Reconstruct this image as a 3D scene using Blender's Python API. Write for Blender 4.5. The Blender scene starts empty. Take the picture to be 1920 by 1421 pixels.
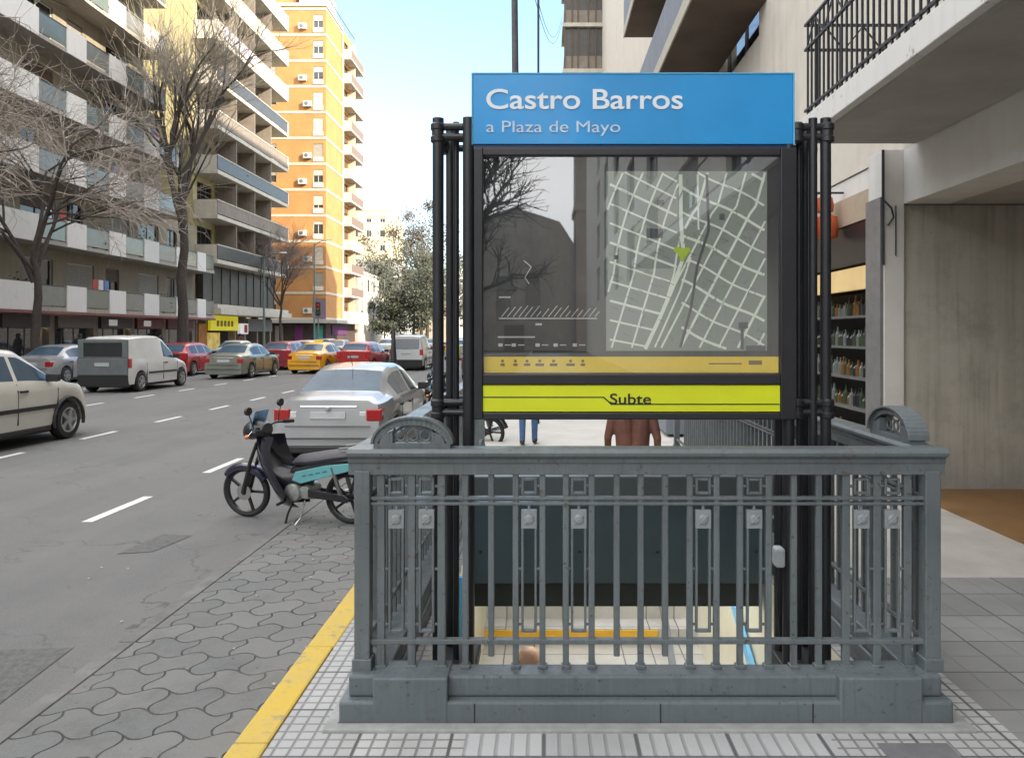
import bpy, math, random
import numpy as np
from mathutils import Vector, Matrix
R = math.radians
sc = bpy.context.scene
col = sc.collection

# ------------------------------------------------------------------ camera, sky, sun, exposure
EYE = 1.75                                   # camera height above the pavement
cam_d = bpy.data.cameras.new("camera"); cam = bpy.data.objects.new("camera", cam_d); col.objects.link(cam)
cam.location = (0, 0, EYE); cam.rotation_euler = (R(90), 0, 0)
cam_d.sensor_width = 36; cam_d.lens = 36*1450/1920
cam_d.shift_x = -60/1920; cam_d.shift_y = (625-710.5)/1920
cam_d.clip_start = .05; cam_d.clip_end = 3000
sc.camera = cam
SUN_EL = 25; SUN_DIR = Vector((.85, -.53, 0)).normalized()      # where the sun stands
w = bpy.data.worlds.new("World"); sc.world = w; w.use_nodes = True
nt = w.node_tree; bg = nt.nodes["Background"]
sky = nt.nodes.new("ShaderNodeTexSky"); sky.sky_type = 'NISHITA'; sky.sun_disc = False
sky.sun_elevation = R(SUN_EL); sky.sun_rotation = math.atan2(SUN_DIR.x, SUN_DIR.y)
sky.dust_density = 1.6; sky.air_density = 1.15; sky.ozone_density = 2.4
# unseen white clouds, overhead and behind, added as fill light; avenue sky stays clear
def _n(t, **k):
    q = nt.nodes.new(t)
    for a, b in k.items(): setattr(q, a, b)
    return q
def _m(op, a, b):
    q = _n("ShaderNodeMath", operation=op, use_clamp=True)
    for i, v in enumerate((a, b)):
        if isinstance(v, (int, float)): q.inputs[i].default_value = v
        else: nt.links.new(v, q.inputs[i])
    return q.outputs[0]
def _r(v, a, b, c, d):
    q = _n("ShaderNodeMapRange", interpolation_type='SMOOTHSTEP'); nt.links.new(v, q.inputs[0])
    for i, t in enumerate((a, b, c, d)): q.inputs[i+1].default_value = t
    return q.outputs[0]
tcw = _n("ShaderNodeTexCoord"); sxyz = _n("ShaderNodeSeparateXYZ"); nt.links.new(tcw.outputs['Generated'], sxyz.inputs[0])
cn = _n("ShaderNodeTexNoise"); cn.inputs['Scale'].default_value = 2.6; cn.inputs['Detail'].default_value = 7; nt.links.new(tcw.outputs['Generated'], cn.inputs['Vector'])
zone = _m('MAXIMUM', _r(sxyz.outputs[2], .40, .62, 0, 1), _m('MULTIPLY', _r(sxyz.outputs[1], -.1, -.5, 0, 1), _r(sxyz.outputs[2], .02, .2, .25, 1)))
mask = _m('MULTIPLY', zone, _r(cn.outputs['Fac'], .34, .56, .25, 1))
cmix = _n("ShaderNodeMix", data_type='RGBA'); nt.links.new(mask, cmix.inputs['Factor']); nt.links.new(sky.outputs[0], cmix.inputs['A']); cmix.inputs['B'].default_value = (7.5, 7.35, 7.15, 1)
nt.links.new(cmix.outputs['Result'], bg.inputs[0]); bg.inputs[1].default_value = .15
sun_d = bpy.data.lights.new("sun", 'SUN'); sun = bpy.data.objects.new("sun", sun_d); col.objects.link(sun)
sun_d.energy = 3.5; sun_d.angle = R(.6); sun_d.color = (1, .86, .66)
sd = Vector((SUN_DIR.x*math.cos(R(SUN_EL)), SUN_DIR.y*math.cos(R(SUN_EL)), math.sin(R(SUN_EL))))
sun.rotation_euler = sd.to_track_quat('Z', 'Y').to_euler()
sc.view_settings.view_transform = 'Standard'; sc.view_settings.look = 'None'
sc.view_settings.exposure = 1.75; sc.view_settings.gamma = 1

# ------------------------------------------------------------------ materials
MATS = {}
def M(name, c, rough=.6, metal=0, var=.15, scale=6, bump=0, bscale=40, coat=0, streak=0, spec=.5, emit=0, stretch=(1,1,1), dirt=0):
    if name in MATS: return MATS[name]
    m = bpy.data.materials.new(name); m.use_nodes = True; MATS[name] = m
    n = m.node_tree.nodes; l = m.node_tree.links; b = n["Principled BSDF"]
    b.inputs['Roughness'].default_value = rough; b.inputs['Metallic'].default_value = metal
    b.inputs['Coat Weight'].default_value = coat; b.inputs['Coat Roughness'].default_value = .08
    b.inputs['Specular IOR Level'].default_value = spec
    tc = n.new("ShaderNodeTexCoord"); mp = n.new("ShaderNodeMapping"); l.new(tc.outputs['Object'], mp.inputs[0]); mp.inputs['Scale'].default_value = stretch
    no = n.new("ShaderNodeTexNoise"); no.inputs['Scale'].default_value = scale; no.inputs['Detail'].default_value = 6; no.inputs['Roughness'].default_value = .65
    l.new(mp.outputs[0], no.inputs['Vector'])
    rp = n.new("ShaderNodeValToRGB"); l.new(no.outputs['Fac'], rp.inputs[0])
    rp.color_ramp.elements[0].position = .3; rp.color_ramp.elements[1].position = .72
    rp.color_ramp.elements[0].color = (*[max(0, x*(1-var)) for x in c], 1); rp.color_ramp.elements[1].color = (*[min(1, x*(1+var)) for x in c], 1)
    out = rp.outputs[0]
    def darken(scalevec, lo, hi, amount, colr):
        nonlocal out
        m2 = n.new("ShaderNodeMapping"); l.new(tc.outputs['Object'], m2.inputs[0]); m2.inputs['Scale'].default_value = scalevec
        n2 = n.new("ShaderNodeTexNoise"); n2.inputs['Scale'].default_value = 1; n2.inputs['Detail'].default_value = 5; l.new(m2.outputs[0], n2.inputs['Vector'])
        r2 = n.new("ShaderNodeMapRange"); r2.inputs[1].default_value = lo; r2.inputs[2].default_value = hi; r2.inputs[3].default_value = 0; r2.inputs[4].default_value = amount
        l.new(n2.outputs['Fac'], r2.inputs[0])
        mx = n.new("ShaderNodeMix"); mx.data_type = 'RGBA'; mx.inputs['B'].default_value = (*colr, 1)
        l.new(r2.outputs[0], mx.inputs['Factor']); l.new(out, mx.inputs['A']); out = mx.outputs['Result']
    if streak: darken((5, 5, .35), .48, .75, streak, [x*.35 for x in c])
    if dirt: darken((1.3, 1.3, 1.3), .5, .8, dirt, [x*.4 for x in c])
    l.new(out, b.inputs['Base Color'])
    if emit:
        l.new(out, b.inputs['Emission Color']); b.inputs['Emission Strength'].default_value = emit
    if bump:
        n3 = n.new("ShaderNodeTexNoise"); n3.inputs['Scale'].default_value = bscale; n3.inputs['Detail'].default_value = 4; l.new(tc.outputs['Object'], n3.inputs['Vector'])
        bp = n.new("ShaderNodeBump"); bp.inputs['Strength'].default_value = bump; bp.inputs['Distance'].default_value = .01
        l.new(n3.outputs['Fac'], bp.inputs['Height']); l.new(bp.outputs[0], b.inputs['Normal'])
    return m

class NG:      # small helper for procedural patterns
    def __init__(s, name):
        s.m = bpy.data.materials.new(name); s.m.use_nodes = True; s.n = s.m.node_tree.nodes; s.l = s.m.node_tree.links
        s.b = s.n["Principled BSDF"]; MATS[name] = s.m
        s.tc = s.n.new("ShaderNodeTexCoord"); s.pos = s.tc.outputs['Object']
        sp = s.n.new("ShaderNodeSeparateXYZ"); s.l.new(s.pos, sp.inputs[0]); s.x, s.y, s.z = sp.outputs
    def set(s, inp, v):
        if hasattr(v, 'is_linked'): s.l.new(v, inp)
        else: inp.default_value = v
    def mt(s, op, a, b=None, c=None):
        q = s.n.new("ShaderNodeMath"); q.operation = op; s.set(q.inputs[0], a)
        if b is not None: s.set(q.inputs[1], b)
        if c is not None: s.set(q.inputs[2], c)
        return q.outputs[0]
    def noise(s, scale, detail=5, vec=None, rough=.6):
        q = s.n.new("ShaderNodeTexNoise"); q.inputs['Scale'].default_value = scale; q.inputs['Detail'].default_value = detail; q.inputs['Roughness'].default_value = rough
        s.l.new(vec or s.pos, q.inputs['Vector']); return q.outputs['Fac']
    def vec(s, x, y, z=0.0):
        q = s.n.new("ShaderNodeCombineXYZ"); s.set(q.inputs[0], x); s.set(q.inputs[1], y); s.set(q.inputs[2], z); return q.outputs[0]
    def rng(s, v, a, b, c=0., d=1.):
        q = s.n.new("ShaderNodeMapRange"); s.set(q.inputs[0], v)
        for i, t in enumerate((a, b, c, d)): q.inputs[i+1].default_value = t
        return q.outputs[0]
    def mix(s, f, a, b):
        q = s.n.new("ShaderNodeMix"); q.data_type = 'RGBA'; s.set(q.inputs['Factor'], f)
        s.set(q.inputs['A'], (*a, 1) if isinstance(a, (tuple, list)) else a); s.set(q.inputs['B'], (*b, 1) if isinstance(b, (tuple, list)) else b); return q.outputs['Result']
    def lines(s, c, period, wd, off=0.):          # 1 on a line, 0 off
        f = s.mt('FRACT', s.mt('ADD', s.mt('DIVIDE', c, period), off+100.))
        d = s.mt('MINIMUM', f, s.mt('SUBTRACT', 1., f))
        return s.rng(d, wd*.5/period, wd*1.2/period, 1., 0.)
    def done(s, colr, rough=.8, height=None, strength=.5, dist=.01):
        s.set(s.b.inputs['Base Color'], colr); s.set(s.b.inputs['Roughness'], rough)
        if height is not None:
            q = s.n.new("ShaderNodeBump"); q.inputs['Strength'].default_value = strength; q.inputs['Distance'].default_value = dist
            s.l.new(height, q.inputs['Height']); s.l.new(q.outputs[0], s.b.inputs['Normal'])
        return s.m

def mat_asphalt():
    g = NG('asphalt')
    fine = g.noise(160, 3); big = g.noise(.5, 4); mid = g.noise(6, 6)
    lane = g.noise(1, 3, g.vec(g.mt('MULTIPLY', g.x, 1.1), g.mt('MULTIPLY', g.y, .05)))
    c = g.mix(g.rng(big, .3, .7), (.105, .105, .106), (.145, .143, .141))
    c = g.mix(g.rng(lane, .4, .65, 0, .5), c, (.165, .162, .158))
    c = g.mix(g.rng(mid, .55, .75, 0, .35), c, (.085, .085, .087))
    c = g.mix(g.rng(fine, .52, .72, 0, .55), c, (.25, .245, .235))
    c = g.mix(g.rng(fine, .28, .45, .5, 0), c, (.025, .025, .026))
    # thin cracks
    v = g.n.new("ShaderNodeTexVoronoi"); v.feature = 'DISTANCE_TO_EDGE'; v.inputs['Scale'].default_value = .33
    wv = g.n.new("ShaderNodeVectorMath"); wv.operation = 'ADD'; g.l.new(g.pos, wv.inputs[0])
    nz = g.n.new("ShaderNodeTexNoise"); nz.inputs['Scale'].default_value = 2.2; nz.inputs['Detail'].default_value = 5; g.l.new(g.pos, nz.inputs['Vector']); g.l.new(nz.outputs['Color'], wv.inputs[1]); g.l.new(wv.outputs[0], v.inputs['Vector'])
    cr = g.rng(v.outputs['Distance'], .0, .007, .6, 0)
    c = g.mix(g.mt('MULTIPLY', cr, g.rng(big, .42, .6)), c, (.02, .02, .02))
    return g.done(c, .82, g.mt('ADD', fine, g.mt('MULTIPLY', mid, .6)), .35, .01)

def mat_paver():
    g = NG('interlocking_paver')
    A, L = .030, .30
    sx = g.mt('MULTIPLY', g.mt('SINE', g.mt('MULTIPLY', g.y, 2*math.pi/.225)), .022)
    sy = g.mt('MULTIPLY', g.mt('SINE', g.mt('MULTIPLY', g.x, 2*math.pi/.28)), .036)
    wob = g.mt('MULTIPLY', g.mt('SUBTRACT', g.noise(3.5, 3), .5), .05)
    u = g.mt('ADD', g.mt('ADD', g.x, sx), wob); v = g.mt('ADD', g.mt('ADD', g.y, sy), wob)
    br = g.n.new("ShaderNodeTexBrick"); br.offset = .5
    br.inputs['Scale'].default_value = 1; br.inputs['Brick Width'].default_value = .28; br.inputs['Row Height'].default_value = .225
    br.inputs['Mortar Size'].default_value = .007; br.inputs['Mortar Smooth'].default_value = .6; br.inputs['Bias'].default_value = 0
    br.inputs['Color1'].default_value = (.130, .136, .135, 1); br.inputs['Color2'].default_value = (.172, .173, .167, 1); br.inputs['Mortar'].default_value = (.03, .03, .03, 1)
    g.l.new(g.vec(u, v, 0.), br.inputs['Vector'])
    fine = g.noise(120, 4); big = g.noise(1.6, 5); sand = g.noise(5, 5)
    stn = g.noise(.9, 6, None, .75)
    c = g.mix(g.rng(big, .45, .72, 0, .6), br.outputs['Color'], (.18, .172, .158)); c = g.mix(g.rng(stn, .52, .68, 0, .55), c, (.075, .075, .074)); gum = g.rng(g.noise(17, 1), .74, .77, 0, .7); c = g.mix(gum, c, (.05, .05, .05))
    c = g.mix(g.rng(sand, .6, .75, 0, .45), c, (.085, .083, .08))
    c = g.mix(g.rng(fine, .5, .75, 0, .45), c, (.23, .225, .215))
    h = g.mt('SUBTRACT', g.mt('MULTIPLY', fine, .35), g.mt('MULTIPLY', br.outputs['Fac'], 1.0))
    return g.done(c, .85, h, .8, .012)

def mat_tile(name, base, joint, period, groove, gx=True, gy=True, big=.4, bigline=.008, groovew=.009):
    g = NG(name)
    ln = 0.
    if gx: ln = g.lines(g.x, period, groovew)
    if gy: ln = g.mt('MAXIMUM', ln, g.lines(g.y, period, groovew))
    bl = g.mt('MAXIMUM', g.lines(g.x, big, bigline), g.lines(g.y, big, bigline))
    cell = g.n.new("ShaderNodeTexWhiteNoise"); cell.noise_dimensions = '3D'
    fl = g.n.new("ShaderNodeVectorMath"); fl.operation = 'FLOOR'; dv = g.n.new("ShaderNodeVectorMath"); dv.operation = 'SCALE'; dv.inputs['Scale'].default_value = 1/big
    g.l.new(g.vec(g.x, g.y, 0.), dv.inputs[0]); g.l.new(dv.outputs[0], fl.inputs[0]); g.l.new(fl.outputs[0], cell.inputs['Vector'])
    fine = g.noise(90, 4); st = g.noise(2.5, 6)
    c = g.mix(g.rng(cell.outputs['Value'], 0, 1, 0, 1), [x*.86 for x in base], [x*1.1 for x in base])
    c = g.mix(g.rng(st, .45, .75, 0, .5), c, [x*.62 for x in base])
    c = g.mix(g.rng(fine, .55, .8, 0, .4), c, [x*.6 for x in base])
    c = g.mix(g.mt('MULTIPLY', ln, groove), c, joint); c = g.mix(g.mt('MULTIPLY', bl, .9), c, [x*.5 for x in joint])
    h = g.mt('SUBTRACT', g.mt('MULTIPLY', fine, .25), g.mt('MAXIMUM', ln, bl))
    return g.done(c, .72, h, .6, .006)

def mat_concrete_wall():
    g = NG('board_concrete')
    bx = g.noise(1, 2, g.vec(g.mt('MULTIPLY', g.x, 6), g.mt('MULTIPLY', g.y, 6), g.mt('MULTIPLY', g.z, .12)))
    st = g.noise(1, 6, g.vec(g.mt('MULTIPLY', g.x, 13), g.mt('MULTIPLY', g.y, 13), g.mt('MULTIPLY', g.z, .6)))
    fine = g.noise(60, 5); big = g.noise(1.2, 5)
    c = g.mix(g.rng(bx, .35, .65), (.385, .36, .305), (.475, .45, .39))
    c = g.mix(g.rng(st, .52, .8, 0, .72), c, (.22, .205, .165))
    c = g.mix(g.rng(big, .5, .75, 0, .45), c, (.52, .505, .465))
    brd = g.lines(g.x, .31, .012)
    blot = g.noise(2.6, 6, None, .7); c = g.mix(g.rng(blot, .48, .70, 0, .55), c, (.24, .228, .20)); c = g.mix(g.rng(g.noise(1.1, 3), .5, .7, 0, .5), c, (.51, .485, .425))
    pit = g.rng(g.noise(38, 2), .70, .76, 0, .7); c = g.mix(pit, c, (.05, .045, .04))
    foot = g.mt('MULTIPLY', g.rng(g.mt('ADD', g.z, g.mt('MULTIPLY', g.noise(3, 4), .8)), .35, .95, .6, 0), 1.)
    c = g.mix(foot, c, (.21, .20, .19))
    return g.done(c, .85, fine, .4, .006)

def mat_old_paint(name, base, stain, amount=.8):     # white paint with peeling, dark stains
    g = NG(name)
    a = g.noise(4.5, 7, None, .75); b = g.noise(1, 5, g.vec(g.mt('MULTIPLY', g.x, 9), g.mt('MULTIPLY', g.y, 9), g.mt('MULTIPLY', g.z, 1.4)))
    c = g.mix(g.rng(b, .5, .75, 0, .3), base, [x*.7 for x in base])
    c = g.mix(g.rng(a, .60, .68, 0, amount), c, stain)
    return g.done(c, .8, a, .2, .01)

def mat_glass_front():
    m = bpy.data.materials.new('reflective_cover_glass'); m.use_nodes = True; n = m.node_tree.nodes; l = m.node_tree.links
    n.remove(n["Principled BSDF"]); t = n.new("ShaderNodeBsdfTransparent"); t.inputs[0].default_value = (.93, .95, .94, 1)
    gl = n.new("ShaderNodeBsdfGlossy"); gl.inputs['Roughness'].default_value = .015; gl.inputs[0].default_value = (.95, .97, 1, 1)
    mx = n.new("ShaderNodeMixShader"); mx.inputs[0].default_value = .185; l.new(t.outputs[0], mx.inputs[1]); l.new(gl.outputs[0], mx.inputs[2])
    l.new(mx.outputs[0], n["Material Output"].inputs[0]); return m

# ------------------------------------------------------------------ mesh builder
class MB:
    def __init__(s): s.v = []; s.f = []; s.m = []
    def add(s, vs, fs, mi=0):
        o = len(s.v); s.v += [tuple(x) for x in vs]; s.f += [tuple(i+o for i in f) for f in fs]; s.m += [mi]*len(fs); return s
    def quad(s, a, b, c, d, mi=0): return s.add([a, b, c, d], [(0, 1, 2, 3)], mi)
    def box(s, x0, x1, y0, y1, z0, z1, mi=0):
        return s.add([(x0,y0,z0),(x1,y0,z0),(x1,y1,z0),(x0,y1,z0),(x0,y0,z1),(x1,y0,z1),(x1,y1,z1),(x0,y1,z1)],
                     [(0,3,2,1),(4,5,6,7),(0,1,5,4),(1,2,6,5),(2,3,7,6),(3,0,4,7)], mi)
    def bar(s, p, q, a, b=None, up=(0,0,1), mi=0):
        p, q = Vector(p), Vector(q); d = (q-p).normalized(); up = Vector(up)
        if abs(d.dot(up)) > .95: up = Vector((0,1,0))
        sx = d.cross(up).normalized(); sz = sx.cross(d); b = a if b is None else b; vs = []
        for e in (p, q):
            for i, j in ((-1,-1),(1,-1),(1,1),(-1,1)): vs.append(e + sx*(i*a/2) + sz*(j*b/2))
        return s.add(vs, [(3,2,1,0),(4,5,6,7),(0,1,5,4),(1,2,6,5),(2,3,7,6),(3,0,4,7)], mi)
    def tube(s, pts, r, n=8, mi=0, cap=True):
        pts = [Vector(p) for p in pts]; k = len(pts); rr = r if isinstance(r, (list, tuple)) else [r]*k
        vs = []; up = None
        for i, p in enumerate(pts):
            d = (pts[min(i+1, k-1)] - pts[max(i-1, 0)]); d = d.normalized() if d.length > 1e-9 else Vector((0,0,1))
            if up is None: up = Vector((0,0,1)) if abs(d.z) < .9 else Vector((1,0,0))
            a = d.cross(up).normalized(); up = a.cross(d).normalized()
            for j in range(n):
                t = 2*math.pi*j/n; vs.append(p + a*(math.cos(t)*rr[i]) + up*(math.sin(t)*rr[i]))
        fs = []
        for i in range(k-1):
            for j in range(n):
                j2 = (j+1) % n; fs.append((i*n+j, i*n+j2, (i+1)*n+j2, (i+1)*n+j))
        if cap: fs += [tuple(range(n-1, -1, -1)), tuple((k-1)*n+j for j in range(n))]
        return s.add(vs, fs, mi)
    def lathe(s, c, axis, prof, n=24, mi=0, closed=False):      # prof: (radius, offset along axis)
        c = Vector(c); ax = Vector(axis).normalized(); a = ax.orthogonal().normalized(); b = ax.cross(a); vs = []
        for (r, h) in prof:
            for j in range(n):
                t = 2*math.pi*j/n; vs.append(c + ax*h + a*(math.cos(t)*r) + b*(math.sin(t)*r))
        fs = []; k = len(prof)
        for i in range(k if closed else k-1):
            for j in range(n):
                j2 = (j+1) % n; i2 = (i+1) % k; fs.append((i*n+j, i*n+j2, i2*n+j2, i2*n+j))
        if not closed: fs += [tuple(range(n-1, -1, -1)), tuple((k-1)*n+j for j in range(n))]
        return s.add(vs, fs, mi)
    def sphere(s, c, r, n=12, m=8, mi=0):
        r = (r,)*3 if not isinstance(r, (tuple, list)) else r; vs = []
        for i in range(m+1):
            t = math.pi*i/m
            for j in range(n):
                p = 2*math.pi*j/n; vs.append((c[0]+r[0]*math.sin(t)*math.cos(p), c[1]+r[1]*math.sin(t)*math.sin(p), c[2]+r[2]*math.cos(t)))
        fs = [(i*n+j, i*n+(j+1) % n, (i+1)*n+(j+1) % n, (i+1)*n+j) for i in range(m) for j in range(n)]
        return s.add(vs, fs, mi)
    def loft(s, secs, mi=0, cap=True, closed=True):
        n = len(secs[0]); vs = [p for q in secs for p in q]; fs = []
        for i in range(len(secs)-1):
            for j in range(n if closed else n-1):
                j2 = (j+1) % n; fs.append((i*n+j, i*n+j2, (i+1)*n+j2, (i+1)*n+j))
        if cap: fs += [tuple(range(n-1, -1, -1)), tuple((len(secs)-1)*n+j for j in range(n))]
        return s.add(vs, fs, mi)
    def prism(s, poly, u, v, o, d, mi=0):       # poly in (u,v) axes at origin o, pushed along d
        u, v, o, d = Vector(u), Vector(v), Vector(o), Vector(d); n = len(poly)
        a = [o + u*p[0] + v*p[1] for p in poly]; b = [x + d for x in a]
        return s.add(a+b, [tuple(range(n-1, -1, -1)), tuple(range(n, 2*n))] + [(i, (i+1) % n, n+(i+1) % n, n+i) for i in range(n)], mi)
    def build(s, name, mats, parent=None, smooth=False, bevel=0, seg=2, fix=True):
        me = bpy.data.meshes.new(name); off = Vector((0,0,0)); q = parent
        while q is not None: off += q.location; q = q.parent
        vs = [(a-off.x, b-off.y, c-off.z) for a, b, c in s.v]
        me.from_pydata(vs, [], s.f); mats = mats if isinstance(mats, (list, tuple)) else [mats]
        for m in mats: me.materials.append(m)
        if len(mats) > 1: me.polygons.foreach_set('material_index', s.m)
        if fix:
            import bmesh; bm = bmesh.new(); bm.from_mesh(me); bmesh.ops.recalc_face_normals(bm, faces=bm.faces); bm.to_mesh(me); bm.free()
        if smooth:
            me.polygons.foreach_set('use_smooth', [True]*len(me.polygons))
            me.set_sharp_from_angle(angle=R(38))
        o = bpy.data.objects.new(name, me); col.objects.link(o); o.parent = parent
        if bevel:
            b = o.modifiers.new('bevel', 'BEVEL'); b.width = bevel; b.segments = seg; b.limit_method = 'ANGLE'; b.angle_limit = R(40)
        return o

def tag(o, label, cat, group=None, kind=None):
    if label: o['label'] = label
    if cat: o['category'] = cat
    if group: o['group'] = group
    if kind: o['kind'] = kind
    return o
def thing(name, label, cat, loc=(0,0,0), group=None):
    o = bpy.data.objects.new(name, None); col.objects.link(o); o.location = loc; o.empty_display_size = .2
    return tag(o, label, cat, group)
def structure(name, mb, mats, **k):
    o = mb.build(name, mats, **k); o['kind'] = 'structure'; return o
def copy_tree(o, parent=None):
    c = o.copy(); col.objects.link(c); c.parent = parent
    for ch in o.children: copy_tree(ch, c)
    return c
def place(root, loc, rz, label, group=None):
    root.location = loc; root.rotation_euler = (0, 0, rz); root['label'] = label
    if group: root['group'] = group
    return root
def gp(px, py, z=0.):                # a point of the picture on the level z
    Y = (EYE-z)*1450/(py-625); return Vector(((px-1020)*Y/1450, Y, z))
def ap(px, py, Y):                   # a point of the picture at distance Y
    return Vector(((px-1020)*Y/1450, Y, EYE-(py-625)*Y/1450))
def text_mesh(body, x0, x1, zbase, y, mat, name, parent, bold=0., depth=.004, capz=None):
    cu = bpy.data.curves.new(name, 'FONT'); cu.body = body; cu.extrude = depth; cu.offset = bold; cu.size = 1
    t = bpy.data.objects.new(name+'_curve', cu); col.objects.link(t); bpy.context.view_layer.update()
    me = bpy.data.meshes.new_from_object(t.evaluated_get(bpy.context.evaluated_depsgraph_get()))
    bpy.data.objects.remove(t); bpy.data.curves.remove(cu)
    xs = [v.co.x for v in me.vertices]; a, b = min(xs), max(xs); k = (x1-x0)/(b-a)
    ky = k if capz is None else capz/.73
    mb = MB(); off = Vector(); 
    mb.v = [(x0+(v.co.x-a)*k, y-v.co.z*1.0, zbase+v.co.y*ky) for v in me.vertices]
    mb.f = [tuple(p.vertices) for p in me.polygons]; mb.m = [0]*len(mb.f)
    bpy.data.meshes.remove(me)
    return mb.build(name, mat, parent)
RAIL = -.12                           # road level

# shared materials
def mat_worn_paint(name, base, rough):
    g = NG(name); a = g.noise(7, 6, None, .7); b = g.noise(34, 4, None, .7); big = g.noise(1.7, 4); fine = g.noise(120, 3)
    c = g.mix(g.rng(big, .35, .68), [x*.82 for x in base], [x*1.14 for x in base])
    c = g.mix(g.rng(a, .52, .72, 0, .45), c, [x*.55 for x in base])                       # grime
    drip = g.noise(1, 4, g.vec(g.mt('MULTIPLY', g.x, 40), g.mt('MULTIPLY', g.y, 40), g.mt('MULTIPLY', g.z, 2.2))); c = g.mix(g.rng(drip, .56, .74, 0, .55), c, [x*.5 for x in base]); c = g.mix(g.rng(drip, .44, .28, 0, .35), c, [x*1.45 for x in base])
    c = g.mix(g.rng(b, .63, .67, 0, .85), c, (.03, .03, .03))                           # chips
    c = g.mix(g.mt('MULTIPLY', g.rng(b, .60, .66, 0, .7), g.rng(a, .5, .6)), c, (.13, .065, .03))   # rust
    c = g.mix(g.rng(fine, .62, .8, 0, .35), c, [x*1.7 for x in base])                     # dust and scuffs
    c = g.mix(g.mt('MULTIPLY', g.rng(g.mt('ADD', g.z, g.mt('MULTIPLY', a, .3)), .12, .34, .6, 0), 1.), c, [.75*x+.02 for x in base])
    rg = g.rng(a, .4, .7, rough, rough+.28)
    return g.done(c, rg, g.mt('ADD', g.mt('MULTIPLY', big, 2.), g.mt('MULTIPLY', b, .6)), .25, .008)
PAINT = mat_worn_paint('grey_blue_enamel', (.122, .144, .154), .34)
PAINT_D = M('grey_blue_enamel_dull', (.115, .14, .155), .55, 0, .12, 7, .1, 50)
PLINTH = mat_worn_paint('painted_stone_plinth', (.118, .142, .155), .42)
BLACK = M('black_enamel', (.018, .019, .023), .35, 0, .2, 10, .05, 60)
BLACKM = M('matt_black_metal', (.022, .023, .026), .5, 0, .2, 10)
CREAMW = M('cream_plaster', (.62, .57, .49), .85, 0, .07, 2, .15, 30, streak=.22)
WHITEP = mat_old_paint('white_paint_old', (.66, .645, .61), (.10, .09, .075), .8)
WHITE = M('white_plaster', (.68, .66, .62), .8, 0, .06, 3, .1, 30, streak=.18)
CONC = mat_concrete_wall()
GLASS_D = M('dark_window_glass', (.012, .014, .016), .06, 0, .3, 1.5, spec=.8)
GLASS_B = M('window_glass', (.035, .042, .048), .05, 0, .3, 1.2, spec=.8)
RUBBER = M('tyre_rubber', (.018, .018, .019), .8, 0, .2, 20)
ALLOY = M('alloy_rim', (.42, .43, .44), .35, .8, .1, 12)
CHROME = M('bright_metal', (.6, .6, .6), .22, 1, .05, 10)
PLASTIC = M('black_plastic', (.02, .02, .022), .5, 0, .2, 20)
REDL = M('red_lamp_lens', (.35, .012, .012), .15, 0, .15, 20, coat=.6)
CLEARL = M('clear_lamp_lens', (.62, .62, .60), .12, 0, .1, 20, coat=.6)
AMBERL = M('amber_lens', (.6, .2, .02), .2, 0, .1, 20)
CARGL = M('tinted_car_glass', (.055,.09,.13), .06, 0, .3, 1.0, spec=.18)
PLATE = M('number_plate', (.33, .35, .36), .5, 0, .12, 30)
# ------------------------------------------------------------------ ground, road, pavements
PX0, PX1, PY0, PY1 = -.62, 1.60, 3.78, 10.40         # the stair opening
def sheet(x0, x1, y0, y1, z, mb=None, mi=0, nx=1, ny=1):
    mb = mb or MB()
    return mb.quad((x0,y0,z),(x1,y0,z),(x1,y1,z),(x0,y1,z), mi)
def holed(x0, x1, y0, y1, z, mb=None, hx0=PX0, hx1=PX1, hy0=PY0, hy1=PY1, mi=0):
    mb = mb or MB()
    sheet(x0, x1, y0, hy0, z, mb, mi); sheet(x0, x1, hy1, y1, z, mb, mi); sheet(x0, hx0, hy0, hy1, z, mb, mi); sheet(hx1, x1, hy0, hy1, z, mb, mi)
    return mb
GROUND = M('dusty_ground', (.14, .135, .125), .9, 0, .2, .3)
structure('ground', holed(-900, 900, -900, 900, -.17), GROUND)
ASPH = mat_asphalt()
structure('road', sheet(-19.6, -2.52, -160, 420, RAIL).add([(-70,67.5,RAIL-.01),(-19.6,67.5,RAIL-.01),(-19.6,77,RAIL-.01),(-70,77,RAIL-.01)], [(0,1,2,3)]), ASPH)
PAV = mat_paver()
structure('paved_gutter', sheet(-2.52, -1.20, -160, 420, RAIL), PAV)
mb = MB()                                             # concrete joint lip between asphalt and pavers
y = -30.
random.seed(3)
while y < 60:
    L = random.uniform(1.6, 3.2); mb.box(-2.575+random.uniform(-.004,.004), -2.475, y, y+L-.012, RAIL-.03, RAIL+.006+random.uniform(0,.004)); y += L
structure('gutter_edge', mb, M('edge_concrete', (.15, .148, .142), .85, 0, .25, 6, .5, 40), bevel=.006)
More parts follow.
